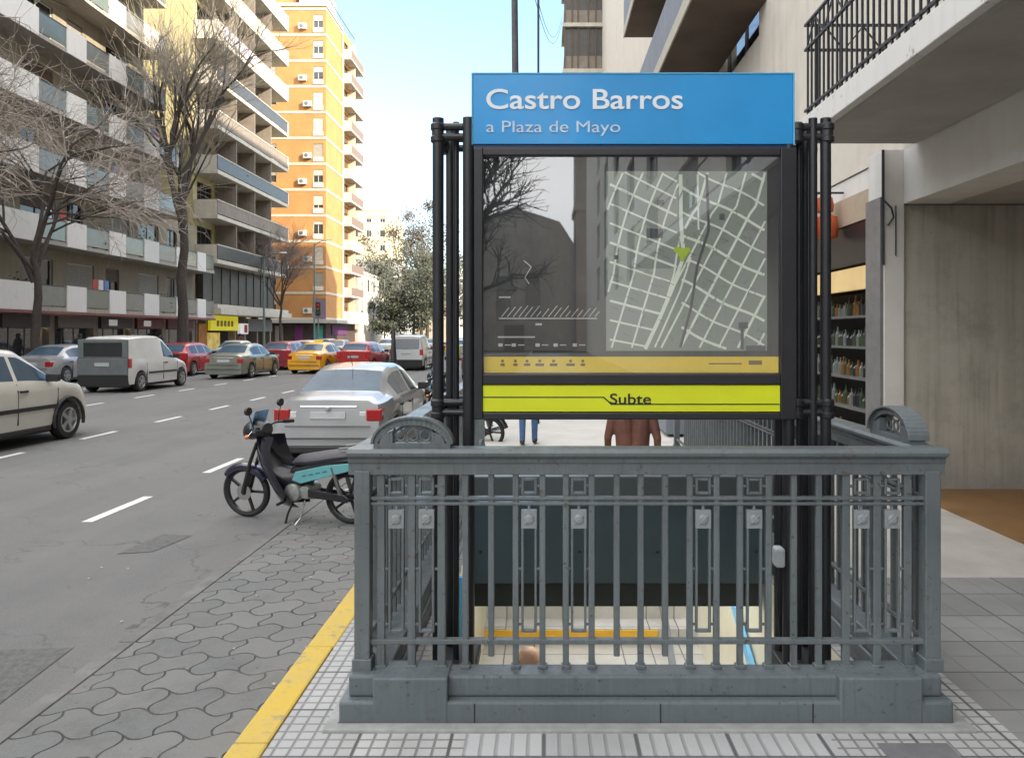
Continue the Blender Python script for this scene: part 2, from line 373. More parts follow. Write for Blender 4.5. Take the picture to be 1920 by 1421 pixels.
# kerb with worn yellow paint
g = NG('yellow_kerb_paint'); a = g.noise(11, 7, None, .7); b_ = g.noise(2.2, 5)
c = g.mix(g.rng(b_, .4, .7), (.56, .385, .05), (.50, .36, .10)); c = g.mix(g.rng(a, .55, .66, 0, .8), c, (.24, .215, .17)); c = g.mix(g.rng(g.noise(60, 3), .55, .8, 0, .5), c, (.36, .26, .08))
KY = g.done(c, .75, a, .3, .006)
mb = MB(); y = -12.0
while y < 70:
    L = 1.02; mb.box(-1.325, -1.17+random.uniform(-.004,.004), y, y+L-.006, -.17, .008+random.uniform(-.004,.004)); y += L
structure('kerb', mb, KY, bevel=.012)
structure('kerb_far', MB().box(-1.32, -1.17, 70, 400, -.17, 0).box(-1.32, -1.17, -160, -12, -.17, 0), M('kerb_concrete', (.3, .29, .27), .85))
TS = mat_tile('small_square_tile', (.42, .42, .415), (.17, .165, .168), .0667, .85, True, True, .4, .008, .0065)
TV = mat_tile('ribbed_pavement_tile', (.42, .43, .43), (.17, .17, .18), .0667, .5, True, False, .4, .010)
TC = M('smooth_cement_pavement', (.40, .375, .335), .85, 0, .14, 1.4, .3, 60, dirt=.45)
TG = mat_tile('grey_cement_tile', (.225, .225, .215), (.15, .148, .145), .20, .14, True, True, .4, .006, .006)
TF = M('far_pale_pavement', (.56, .54, .50), .8, 0, .1, .8, .2, 40, dirt=.3)
mb = MB()
z = 0.
sheet(-1.17, -.34, -60, PY0, z, mb, 0); sheet(-1.17, PX0, PY0, PY1, z, mb, 0)
sheet(-.34, 1.24, -60, PY0, z, mb, 1); sheet(1.24, 2.05, -60, PY0, z, mb, 0); sheet(PX1, 2.05, PY0, PY1, z, mb, 0)
sheet(2.05, 3.98, -60, 5.55, z, mb, 2); sheet(2.05, 3.98, 5.55, PY1, z, mb, 3)
sheet(-1.17, 3.98, PY1, 400, z, mb, 4)
structure('pavement', mb, [TS, TV, TG, TC, TF])
structure('pavement_patch', MB().box(1.42, 1.72, 2.98, 3.30, -.02, .004), M('dark_cement_patch', (.155, .155, .16), .85, 0, .15, 8, .3, 60))
structure('porch_floor', MB().box(3.98, 8, -2, 8.6, -.05, .03), M('ochre_porch_tile', (.22, .115, .04), .45, 0, .2, 2.5, dirt=.4))
mb = sheet(-19.75, -23.4, -160, 67, .0); sheet(-19.75, -23.4, 77, 420, 0., mb)
structure('far_pavement', mb, M('far_side_pavement', (.3, .29, .27), .85, 0, .15, 1.2))
mb = MB().box(-19.75, -19.6, -160, 67, -.17, .004).box(-19.75, -19.6, 77, 420, -.17, .004); structure('far_kerb', mb, M('kerb_concrete', (.3, .29, .27)))
g = NG('road_paint'); a = g.noise(14, 7, None, .75)
c = g.mix(g.rng(a, .56, .68, 0, .8), (.66, .66, .64), (.13, .13, .13)); LP = g.done(c, .7)
mb = MB(); k = 0
for X, y0, P, L in ((-4.53, 7.66-2.7, 2.7, 1.2), (-8.17, 8.4, 2.63, 1.1), (-11.85, 11.6, 2.7, 1.1), (-15.4, 12.3, 2.7, 1.1)):
    y = y0
    while y < 95:
        mb.quad((X-.055,y,RAIL+.004),(X+.055,y,RAIL+.004),(X+.055,y+L,RAIL+.004),(X-.055,y+L,RAIL+.004)); y += P
structure('lane_markings', mb, LP)
mb = MB(); mb.quad((-3.62,6.55,RAIL+.004),(-3.35,6.62,RAIL+.004),(-3.25,7.15,RAIL+.004),(-3.55,7.2,RAIL+.004))
for X0, X1, Y0, Y1 in ((-3.9,-2.7,3.2,4.6),): mb.quad((X0,Y0,RAIL+.004),(X1,Y0+.1,RAIL+.004),(X1-.1,Y1,RAIL+.004),(X0-.05,Y1-.1,RAIL+.004))
structure('asphalt_patches', mb, M('asphalt_patch', (.108, .107, .106), .85, 0, .35, 30, .5, 90))
# litter and leaves in the gutter
mb = MB(); random.seed(8)
for i in range(46):
    x = random.choice([random.uniform(-1.5, -1.34), random.uniform(-2.5, -1.35), random.uniform(-4, -2.6)]); y = random.uniform(3.0, 8.5); s = random.uniform(.008, .022); a = random.uniform(0, 6.28)
    ca, sa = math.cos(a)*s, math.sin(a)*s; zz = RAIL+.008
    mb.quad((x-ca,y-sa,zz),(x+sa*.6,y-ca*.6,zz+.004),(x+ca,y+sa,zz+.002),(x-sa*.6,y+ca*.6,zz+.006))
tag(mb.build('leaf_litter', M('dry_leaf_litter', (.36, .31, .26), .8, 0, .4, 30)), 'dry leaves and scraps of litter scattered along the gutter', 'litter', None, 'stuff')

# ------------------------------------------------------------------ the stairwell
TILEC = mat_tile('cream_wall_tile', (.72, .68, .52), (.4, .36, .28), .15, .4, True, True, .15, .006)
st = thing('stairwell', 'sunken stairwell with cream tiled walls and pale steps inside the grey railing', 'stairwell', (.5, 6, 0))
CW = M('cream_glazed_wall', (.74, .71, .56), .35, 0, .06, 3, dirt=.2)
MB().box(PX1, PX1+.12, PY0, PY1, -4.2, -.001).build('side_wall', CW, st)
MB().box(PX0-.12, PX0, PY0, PY1, -4.2, -.001).build('side_wall', CW, st)
MB().box(PX0-.12, PX1+.12, PY0-.12, PY0, -4.2, -.001).build('end_wall', CW, st)
STEP = mat_tile('pale_step_tile', (.52, .51, .48), (.3, .28, .25), .3, .4, True, True, .3, .006)
mb = MB(); n = 8; zt = -1.30
for i in range(n):
    y = 10.36 - (i)*.29; z = -.165*(i+1)
    mb.box(PX0, PX1, y-.29, y, z-.6, z)
mb.box(PX0, PX1, 6.5, 10.36-.29*8, -2.2, -1.485)
for i in range(9):
    y = 6.5 - i*.28; z = -1.485-.165*(i+1)
    mb.box(PX0, PX1, max(y-.28, PY0), y, z-.6, z)
mb.build('steps', STEP, st)
MB().box(PX0, PX1-.42, 8.02, 8.09, -1.42, -1.33).build('yellow_nosing', M('yellow_nosing', (.72, .40, .03), .5, 0, .1, 10), st)
MB().box(PX0, PX1-.42, 8.085, 8.10, -1.484, -1.40).build('step_riser', M('grey_riser', (.22, .22, .22), .7, 0, .2, 10), st)
BLUER = M('light_blue_handrail', (.16, .48, .78), .35, 0, .06, 10)
MB().bar((PX1-.035, 6.6, -.36), (PX1-.035, 4.5, -1.45), .03, .1).build('handrail', BLUER, st)
MB().bar((PX0+.05, 5.25, .1), (PX0+.05, 5.15, -.95), .05, .06).build('handrail', BLUER, st)
MB().bar((1.18, 8.1, -.75), (1.18, 6.6, -1.55), .06, .05).build('centre_rail', M('grey_steel', (.2, .21, .22), .4, .6), st)
# steel shutter housing across the stairwell
sh = thing('shutter_housing', 'dark grey steel shutter housing spanning the stairwell behind the railing', 'shutter box', (.5, 5.6, .3))
ST = M('dark_steel_panel', (.055, .085, .105), .42, .1, .12, 3, .05, 30, dirt=.3)
MB().box(-.55, 1.58, 5.47, 5.85, -.02, .60).build('front_panel', ST, sh, bevel=.008)
MB().box(-.56, 1.59, 5.44, 5.87, .60, .745).build('cap', M('steel_panel_cap', (.09, .11, .12), .4, .1, .1, 5), sh, bevel=.01)
MB().box(-.53, 1.56, 5.53, 5.80, -.20, -.02).build('slot_panel', M('slot_black', (.02, .026, .03), .5), sh)
for x in (.0, .52, 1.04): MB().box(x-.004, x+.004, 5.466, 5.47, .0, .59).build('seam', BLACKM, sh)
for x in (-.45, .25, .29, .80, 1.5): MB().lathe((x, 5.47, .21), (0,-1,0), [(.012,0),(.012,.006),(.007,.01)], 10).build('bolt', BLACKM, sh)
# lamp that lights the stair below the housing
lf = thing('stair_lamp', 'fluorescent lamp fixed under the steel shutter housing', 'lamp', (.5, 6.2, -.4))
MB().box(-.3, 1.3, 6.1, 6.2, -.05, .02).build('lamp_body', WHITE, lf)
MB().tube([(-.27, 6.15, -.08), (1.27, 6.15, -.08)], .022, 10).build('tube', M('lit_tube', (1, .96, .85), .5, 0, 0, 1, emit=14), lf)

# ------------------------------------------------------------------ entrance railing
rl = thing('entrance_railing', 'grey painted iron railing with arched crests on a stepped plinth round the stairs', 'railing', (.47, 3.6, 0))
FX0, FX1, FY = -.835, 1.785, 3.58
mb = MB()
mb.box(-.917, 1.83, 3.45, 3.64, 0, .108).box(-.885, 1.80, 3.495, 3.625, .108, .205)          # front, two steps
mb.box(-.917, -.70, 3.64, 10.5, 0, .108).box(-.885, -.715, 3.625, 10.5, .108, .205)
mb.box(1.66, 1.83, 3.64, 10.5, 0, .108).box(1.675, 1.80, 3.625, 10.5, .108, .205)
mb.build('plinth', PLINTH, rl, bevel=.012)
MB().box(-.765, -.43, 3.447, 3.645, -.01, .214).build('plinth_block', PLINTH, rl, bevel=.008)
MB().box(1.32, 1.69, 3.447, 3.645, -.01, .214).build('plinth_block', PLINTH, rl, bevel=.008)
MB().box(-.975, 1.90, 3.385, 3.449, -.02, .016).box(-.975, -.918, 3.449, 9, -.02, .014).box(1.831, 1.90, 3.449, 9, -.02, .014).build('apron', M('cement_apron', (.30, .31, .30), .85, 0, .2, 8, .4, 50), rl, bevel=.006)
for x in (-.31, .52, 1.2): MB().box(x-.003, x+.003, 3.4485, 3.452, .004, .1).build('plinth_joint', BLACKM, rl)
def moulded(p0, p1, perp, name):      # moulded hand rail: profile swept along p0-p1
    prof = [(-.026,1.10),(-.026,1.15),(-.034,1.158),(-.034,1.175),(-.062,1.19),(-.066,1.205),(-.056,1.222),(.056,1.222),(.066,1.205),(.062,1.19),(.034,1.175),(.034,1.158),(.026,1.15),(.026,1.10)]
    s = [[(p[0]+perp[0]*a, p[1]+perp[1]*a, b) for a, b in prof] for p in (p0, p1)]
    MB().loft(s).build(name, PAINT, rl, bevel=.003)
moulded((FX0-.065, FY), (FX1+.06, FY), (0, 1), 'top_rail')
moulded((FX0, FY+.05), (FX0, 10.4), (1, 0), 'top_rail')
moulded((FX1, FY+.05), (FX1, 10.4), (1, 0), 'top_rail')
def rails(p0, p1):
    for z0, z1, d in ((.958,.972,.036),(.982,.997,.036),(.318,.340,.036)):
        mb = MB(); zc = (z0+z1)/2; mb.bar((p0[0],p0[1],zc),(p1[0],p1[1],zc), d, z1-z0); mb.build('mid_rail' if z0 > .5 else 'lower_rail', PAINT, rl, bevel=.003)
rails((FX0, FY), (FX1, FY)); rails((FX0, FY+.02), (FX0, 10.4)); rails((FX1, FY+.02), (FX1, 10.4))
for x in (FX0, FX1):
    for yy in (FY, 10.4):
        mb = MB().box(x-.036, x+.036, yy-.036, yy+.036, .20, 1.12).box(x-.045, x+.045, yy-.045, yy+.045, .2, .26); mb.build('corner_post', PAINT, rl, bevel=.005)
bx = [-.753,-.612,-.474,-.363,-.244,-.131,-.007,.101,.22,.336,.447,.56,.674,.797,.906,1.037,1.155,1.27,1.395,1.538,1.679]
for i, x in enumerate(bx):
    wide = i in (0,1,2,18,19,20); wd = .036 if wide else .028
    zb = .335 if i in (10, 12) else .2
    mb = MB().box(x-wd/2, x+wd/2, FY-.014, FY+.014, .205 if i not in (4, 9, 11) else .26, 1.11)
    if i not in (4, 9, 11): mb.box(x-wd/2-.008, x+wd/2+.008, FY-.022, FY+.022, .203, .222)
    mb.build('baluster', PAINT, rl, bevel=.004)
def ornament(cx, cy, wd, along):
    # ring above the mid rail, tall frame with a plaque below it
    def P(u, z0, z1, u1, t=.012):
        if along == 'x': return (cx+u, cx+u1, cy-t, cy+t, z0, z1)
        return (cx-t, cx+t, cy+u, cy+u1, z0, z1)
    h = wd/2; mb = MB()
    for (a, b, z0, z1) in ((-h, h, 1.062, 1.076), (-h, h, 1.0, 1.014)): pass
    mb.box(*P(-h, 1.006, 1.082, -h+.012)); mb.box(*P(h-.012, 1.006, 1.082, h)); mb.box(*P(-h+.012, 1.070, 1.082, h-.012)); mb.box(*P(-h+.012, 1.006, 1.018, h-.012))
    for s_ in (-1, 1): mb.box(*P(min(s_*h, s_*(h+.026)), 1.038, 1.050, max(s_*h, s_*(h+.026)), .006))
    mb.build('ring_ornament', PAINT, rl, bevel=.003)
    mb = MB()
    mb.box(*P(-h, .37, .85, -h+.011)); mb.box(*P(h-.011, .37, .85, h)); mb.box(*P(-h+.011, .37, .383, h-.011))
    for s_ in (-1, 1):
        for zc in (.655, .40): mb.box(*P(min(s_*h, s_*(h+.026)), zc, zc+.012, max(s_*h, s_*(h+.026)), .006))
    mb.build('tall_frame', PAINT, rl, bevel=.003)
    mb = MB().box(*P(-h, .85, .935, h, .013)); mb.box(*P(-.006, .935, .958, .006, .006))
    if along == 'x':
        mb.lathe((cx, cy-.013, .893), (0,-1,0), [(.024,0),(.024,.004),(.014,.008),(.006,.008)], 14)
        mb.bar((cx-.02, cy-.018, .872), (cx+.02, cy-.018, .912), .009, .006)
    mb.build('plaque', M('paler_enamel_plaque', (.235, .26, .275), .4, 0, .12, 30), rl, bevel=.003)
for a, b in ((0,1),(1,2),(5,6),(7,8),(12,13),(14,15),(18,19),(19,20)): ornament((bx[a]+bx[b])/2, FY, .072, 'x')
for x in (FX0, FX1):
    n = 56; 
    for i in range(1, n):
        yy = FY + i*(10.4-FY)/n
        if yy < 9.9: MB().box(x-.013, x+.013, yy-.012, yy+.012, .2, 1.11).build('side_baluster', PAINT, rl)
for yy in (3.76, 4.24): ornament(FX1, yy+.0, .072, 'y')
# arched crests
def crest(o, u, wd, ht, th):
    o, u = Vector(o), Vector(u); nrm = Vector((-u.y, u.x, 0)); N = 22
    arc = lambda k, inner: (math.cos(math.pi*k/N)*(wd/2-inner), .020+math.sin(math.pi*k/N)*(ht-.02-inner) if True else 0)
    mb = MB(); outer = [arc(k, 0) for k in range(N+1)]; inn = [arc(k, .030) for k in range(N+1)]
    for k in range(N): mb.prism([outer[k], outer[k+1], inn[k+1], inn[k]], u, (0,0,1), o-nrm*th/2, nrm*th)
    mb.prism([(-wd/2,-.002),(wd/2,-.002),(wd/2,.024),(-wd/2,.024)], u, (0,0,1), o-nrm*th/2, nrm*th)
    out2 = [arc(k, -.012) for k in range(N+1)]
    for k in range(N): mb.prism([out2[k], out2[k+1], outer[k+1], outer[k]], u, (0,0,1), o-nrm*(th*.72), nrm*th*1.44)
    mb.prism([(-wd*.29,.022),(-wd*.25,.022),(-wd*.25,ht*.62),(-wd*.29,ht*.5)], u, (0,0,1), o-nrm*th/2, nrm*th); mb.prism([(wd*.29,.022),(wd*.25,.022),(wd*.25,ht*.62),(wd*.29,ht*.5)], u, (0,0,1), o-nrm*th/2, nrm*th)
    mb.prism([(-wd*.46,.022),(-wd*.29,.022),(-wd*.29,ht*.55),(-wd*.40,ht*.42)], u, (0,0,1), o-nrm*th/2, nrm*th); mb.prism([(wd*.46,.022),(wd*.29,.022),(wd*.29,ht*.55),(wd*.40,ht*.42)], u, (0,0,1), o-nrm*th/2, nrm*th)
    r = mb.build('arched_crest', PAINT, rl, bevel=.002)
    mb = MB(); q = wd*.165
    for cx in (-q, 0, q):
        pts = [o + u*(cx+math.cos(t)*.024) + Vector((0,0,ht*.42+math.sin(t)*.026)) for t in np.linspace(0, 2*math.pi, 15)]; mb.tube(pts, .0055, 6, cap=False)
        for sx in (-1, 1):
            for sz in (-1, 1): mb.tube([o+u*(cx+sx*.012)+Vector((0,0,ht*.42+sz*.014)), o+u*(cx+sx*.034)+Vector((0,0,ht*.42+sz*.038))], .005, 6)
    pts = [o + u*(math.cos(t)*wd*.25) + Vector((0,0,ht*.36+math.sin(t)*ht*.40)) for t in np.linspace(0.15, math.pi-.15, 15)]; mb.tube(pts, .007, 6)
    mb.build('scrollwork', PAINT, r)
crest((-.607, FY+.0, 1.222), (1,0,0), .355, .135, .05)
crest((FX1-.01, 3.90, 1.222), (0,1,0), .46, .150, .07)

# ------------------------------------------------------------------ station sign
sg = thing('station_sign', 'tall black station sign with blue name panel, street map and yellow strip', 'station sign', (.45, 4.0, .07))
SY = 3.90; K = SY/1450
X = lambda px: (px-1020)*K
Z = lambda py: EYE-(py-625)*K
BLUE = M('blue_sign_panel', (.008, .265, .62), .35, 0, .10, 2.2, coat=.2, dirt=.18)
npn = MB().box(X(886), X(1487), SY, SY+.24, Z(271), Z(139)).build('name_panel', BLUE, sg, bevel=.004)
MB().box(X(884), X(886), SY-.003, SY+.243, Z(272), Z(137)).box(X(1487), X(1490), SY-.003, SY+.243, Z(272), Z(137)).box(X(886), X(1487), SY-.003, SY+.243, Z(139), Z(137)).build('panel_edge', M('pale_blue_edge', (.12, .42, .66), .35), npn)
LT = M('sign_lettering_white', (.72, .78, .82), .5, 0, .04, 20)
LT2 = M('sign_lettering_faded', (.50, .62, .74), .5, 0, .22, 60)
text_mesh("Castro Barros", X(912), X(1280), Z(204.5), SY-.003, LT, 'lettering', npn, .010, .0012, (204.5-166)*K)
text_mesh("a Plaza de Mayo", X(912), X(1163), Z(248.5), SY-.003, LT2, 'lettering', npn, .0, .0012, (248.5-226)*K)
# cabinet as a frame
fr = MB(); x0, x1 = X(889), X(1492)
fr.box(x0, X(906), SY-.02, SY+.16, Z(786), Z(279)); fr.box(X(1462), x1, SY-.02, SY+.16, Z(786), Z(279))
fr.box(X(906), X(1462), SY-.02, SY+.16, Z(293), Z(279)); fr.box(X(906), X(1462), SY-.02, SY+.16, Z(721), Z(701)); fr.box(X(906), X(1462), SY-.02, SY+.16, Z(786), Z(773))
fr.box(X(900), X(1470), SY+.13, SY+.158, Z(772), Z(294))
cab = fr.build('cabinet', BLACK, sg, bevel=.005)
MB().box(X(884), X(1490), SY+.005, SY+.2, Z(279), Z(272.5)).build('gap_strip', M('dark_blue_trim', (.01, .02, .07), .4), sg)
ps = MB().box(X(906), X(1462), SY+.02, SY+.03, Z(669), Z(293)).build('poster', M('charcoal_poster', (.028, .030, .034), .7, 0, .1, 4), sg)
MAPG = NG('map_paper'); a = MAPG.noise(9, 2); b_ = MAPG.noise(300, 2)
MAPM = MAPG.done(MAPG.mix(MAPG.rng(a, .42, .6), (.245, .285, .24), (.265, .278, .265)), .7)
mp = MB().box(X(1137), X(1440), SY+.016, SY+.0195, Z(658), Z(320)).build('street_map', MAPM, sg)
STR = M('map_street_ink', (.74, .79, .70), .7, 0, .06, 30); DRK = M('map_dark_ink', (.09, .095, .10), .7); LIME = M('map_marker', (.42, .55, .03), .6)
def line(mb, pts, wpx, y, clip=(1137.5, 320.5, 1439.5, 657.5), mi=0):
    # a flat printed line, subdivided and clipped to the sheet
    for (ax, ay), (bx_, by) in zip(pts[:-1], pts[1:]):
        n = max(1, int(math.hypot(bx_-ax, by-ay)/6)); dx, dy = bx_-ax, by-ay; L = math.hypot(dx, dy) or 1; nx, ny = -dy/L*wpx/2, dx/L*wpx/2
        for i in range(n):
            t0, t1 = i/n, (i+1)/n; p = (ax+dx*t0, ay+dy*t0); q = (ax+dx*t1, ay+dy*t1)
            vs = [(p[0]+nx,p[1]+ny),(q[0]+nx,q[1]+ny),(q[0]-nx,q[1]-ny),(p[0]-nx,p[1]-ny)]
            if not all(clip[0] <= v[0] <= clip[2] and clip[1] <= v[1] <= clip[3] for v in vs): continue
            mb.quad(*[(X(v[0]), y, Z(v[1])) for v in vs], mi)
ave = [(1277,320),(1278,420),(1283,480),(1262,540),(1236,600),(1208,660)]
def ave_x(y):
    for (a0,b0),(a1,b1) in zip(ave[:-1], ave[1:]):
        if b0 <= y <= b1: return a0+(a1-a0)*(y-b0)/(b1-b0)
    return ave[0][0] if y < 320 else ave[-1][0]
mb = MB(); yy = SY+.0150; line(mb, ave, 7, yy-.0002); line(mb, [(1309,320),(1311,430)], 3.6, yy-.0001); line(mb, [(1296,482),(1276,545),(1250,604),(1226,657)], 3.4, yy-.0001)
for k in range(-4, 12):           # left half, streets running down to the right, flattening lower down
    y0 = 338+k*37; s0 = max(.10, .47-.035*k); pts = [(1130, y0)]
    for i in range(1, 12): pts.append((1130+i*14, pts[-1][1]+14*s0))
    pts = [p for p in pts if p[0] < ave_x(p[1])+3]; line(mb, pts, 3.6 if k % 3 else 4.6, yy)
for k in range(0, 13):            # left half, steep streets
    x0 = 1172+k*38; pts = []
    for i in range(0, 26):
        y = 316+i*14; t = min(1, i/14); x = x0-(i*14)*(.50-.20*t); pts.append((x, y))
    line(mb, [p for p in pts if p[0] < ave_x(p[1])], 3.6, yy-.0003)
for k in range(-6, 9):            # right half, down to the right
    y0 = 350+k*44; pts = [(1279+i*12, y0+i*12*.50+(3*math.sin(i*.6+k))) for i in range(0, 15)]
    line(mb, [p for p in pts if p[0] > ave_x(p[1])-2], 3.8 if k % 2 else 5, yy-.0004)
for k in range(0, 11):            # right half, steep and leaning left
    x0 = 1330+k*36; pts = []
    for i in range(26):
        y = 316+i*14; x = x0-(i*14)*(.28 if y < 400 else .36)-(max(0, y-400)*.16); pts.append((x, y))
    line(mb, [p for p in pts if p[0] > ave_x(p[1])], 4.8 if k % 3 == 0 else 3.6, yy-.0005)
mb.build('streets', STR, mp)
random.seed(21); mb = MB()
for i in range(120):                # tiny street names, too small to read
    cx, cy = random.uniform(1145, 1432), random.uniform(328, 650); a = random.choice([.45, -1.1, .5, 1.57 if cx > 1260 else .4]); L = random.uniform(4, 9)
    line(mb, [(cx-math.cos(a)*L, cy-math.sin(a)*L), (cx+math.cos(a)*L, cy+math.sin(a)*L)], 1.1, SY+.0142)
mb.build('street_name_ticks', M('map_grey_ink', (.15, .165, .15), .7), mp)
mb = MB(); yy = SY+.0140
line(mb, [(1326,320),(1330,430),(1308,500),(1296,580),(1275,658)], 5, yy)
for q in ((1233,374,1246,383),(1213,428,1244,446),(1350,400,1360,412),(1390,612,1396,655),(1386,604,1404,616),(1400,648,1437,658),(1152,478,1160,486)): mb.quad((X(q[0]),yy,Z(q[3])),(X(q[2]),yy,Z(q[3])),(X(q[2]),yy,Z(q[1])),(X(q[0]),yy,Z(q[1])))
mb.build('map_marks', DRK, mp)
mb = MB(); 
for i, (cx, cy, r) in enumerate(((1281,474,10),(1270,468,6),(1290,469,6),(1280,485,5))): mb.lathe((X(cx), SY+.0138, Z(cy)), (0,-1,0), [(r*K, 0), (r*K, .0004+i*.0003)], 10)
mb.build('map_marker', LIME, mp)
# line diagram printed on the charcoal sheet
mb = MB(); yy = SY+.0192; full = (907, 294, 1136, 668); random.seed(5)
line(mb, [(935,597),(1120,597)], 2.2, yy, full)
for i in range(17):
    x = 940+i*11; L = random.uniform(10, 22); line(mb, [(x,594),(x+L*.8,594-L)], 1.6, yy, full)
line(mb, [(935,557),(957,557)], 3, yy, full); line(mb, [(933,632),(1003,632)], 3, yy, full)
for x in (938, 963, 1008, 1042, 1078): line(mb, [(x-4,647),(x+4,647)], 6, yy, full); line(mb, [(x+8,647),(x+20,647)], 2, yy, full)
line(mb, [(1004,608),(1016,608)], 4, yy, full)
line(mb, [(982,488),(996,500),(984,520),(992,532)], 1.6, yy, full)
mb.build('line_diagram', M('diagram_white', (.5, .5, .5), .7), ps)
GOLD = M('gold_strip', (.80, .56, .015), .5, 0, .05, 5)
gs = MB().box(X(907), X(1461), SY+.012, SY+.03, Z(699), Z(669)).build('gold_strip', GOLD, sg)
mb = MB(); yy = SY+.0115; fullg = (907, 660, 1461, 700)
for x, wd in ((942,8),(966,8),(988,12),(1012,16),(1038,14),(1070,16),(1093,8)):
    line(mb, [(x-wd/2,684),(x+wd/2,684)], 5, yy, fullg); mb.lathe((X(x), yy, Z(677)), (0,-1,0), [(3*K,0),(3*K,.0003)], 8)
line(mb, [(1330,682),(1392,682)], 2.4, yy, fullg); line(mb, [(1405,680),(1430,680)], 8, yy, fullg)
mb.build('pictograms', M('pictogram_ink', (.16, .10, .01), .6), gs)
YEL = M('acid_yellow_strip', (.66, .72, .012), .45, 0, .07, 3, dirt=.15)
ys = MB().box(X(906), X(1461), SY-.012, SY+.03, Z(771), Z(722)).build('line_strip', YEL, sg)
text_mesh("Subte", X(1143), X(1220), Z(757), SY-.013, BLACK, 'lettering', ys, .012, .0015, (757-736.5)*K)
mb = MB(); yy = SY-.0125; fy = (900, 715, 1466, 775)
line(mb, [(906,744.5),(1133,744.5)], 2.4, yy, fy); line(mb, [(1131,744),(1146,757.5)], 2.6, yy-.0001, fy); line(mb, [(1144,757.5),(1460,757.5)], 2.4, yy-.0002, fy)
mb.build('swoosh_line', BLACK, ys)
gl = MB().quad((X(906),SY+.004,Z(701)),(X(1462),SY+.004,Z(701)),(X(1462),SY+.004,Z(293)),(X(906),SY+.004,Z(293))).build('cover_glass', mat_glass_front(), sg)
def post(x, y, r, zt=2.84, zb=.06):
    mb = MB().tube([(x,y,zb),(x,y,zt)], r, 16); mb.build('post', BLACK, sg, smooth=True)
for x, y, r in ((X(820),SY+.03,.029),(X(851),SY+.10,.016),(X(878),SY+.02,.030),(X(868),SY+.27,.028),(X(833),SY+.27,.026),
                (X(1487),SY+.22,.030),(X(1482),SY+.03,.030),(X(1510),SY+.10,.014),(X(1528),SY+.03,.022),(X(1552),SY+.03,.027),(X(1543),SY+.27,.027)): post(x, y, r)
for z0, z1, nm in ((Z(262), Z(228), 'collar'), (Z(782), Z(748), 'collar')):
    for xa, xb in ((X(812), X(886)), (X(1490), X(1562))):
        mb = MB(); zc = (z0+z1)/2
        for yy in (SY+.03, SY+.27):
            for zz in (z0+.02, z1-.02): mb.tube([(xa+.01,yy,zz),(xb-.01,yy,zz)], .019, 10)
        for xx in (xa+.02, xb-.02):
            mb.tube([(xx,SY+.03,zc),(xx,SY+.27,zc)], .02, 10)
            for yy in (SY+.03, SY+.27): mb.lathe((xx,yy,z0-.01), (0,0,1), [(.030,0),(.037,.006),(.037,.028),(.031,.034),(.031,z1-z0-.03),(.037,z1-z0-.024),(.037,z1-z0),(.028,z1-z0+.01)], 14)
        mb.build(nm, BLACK, sg, smooth=True)
for xa, xb in ((X(808), X(892)), (X(1468), X(1566))):
    MB().box(xa, xb, SY-.0, SY+.34, .0, .07).build('base_plate', BLACKM, sg, bevel=.01)
cb = thing('camera_box', 'small pale grey junction box on the black sign post', 'junction box', (X(1461), SY, .6))
MB().box(X(1452), X(1470), SY-.03, SY+.05, Z(1062), Z(1026)).build('case', M('pale_grey_box', (.42, .46, .48), .5), cb, bevel=.012)
MB().tube([(X(1461),SY,Z(1062)),(X(1459),SY+.02,Z(1120)),(X(1466),SY+.03,Z(1200))], .004, 6).build('cable', BLACKM, cb)
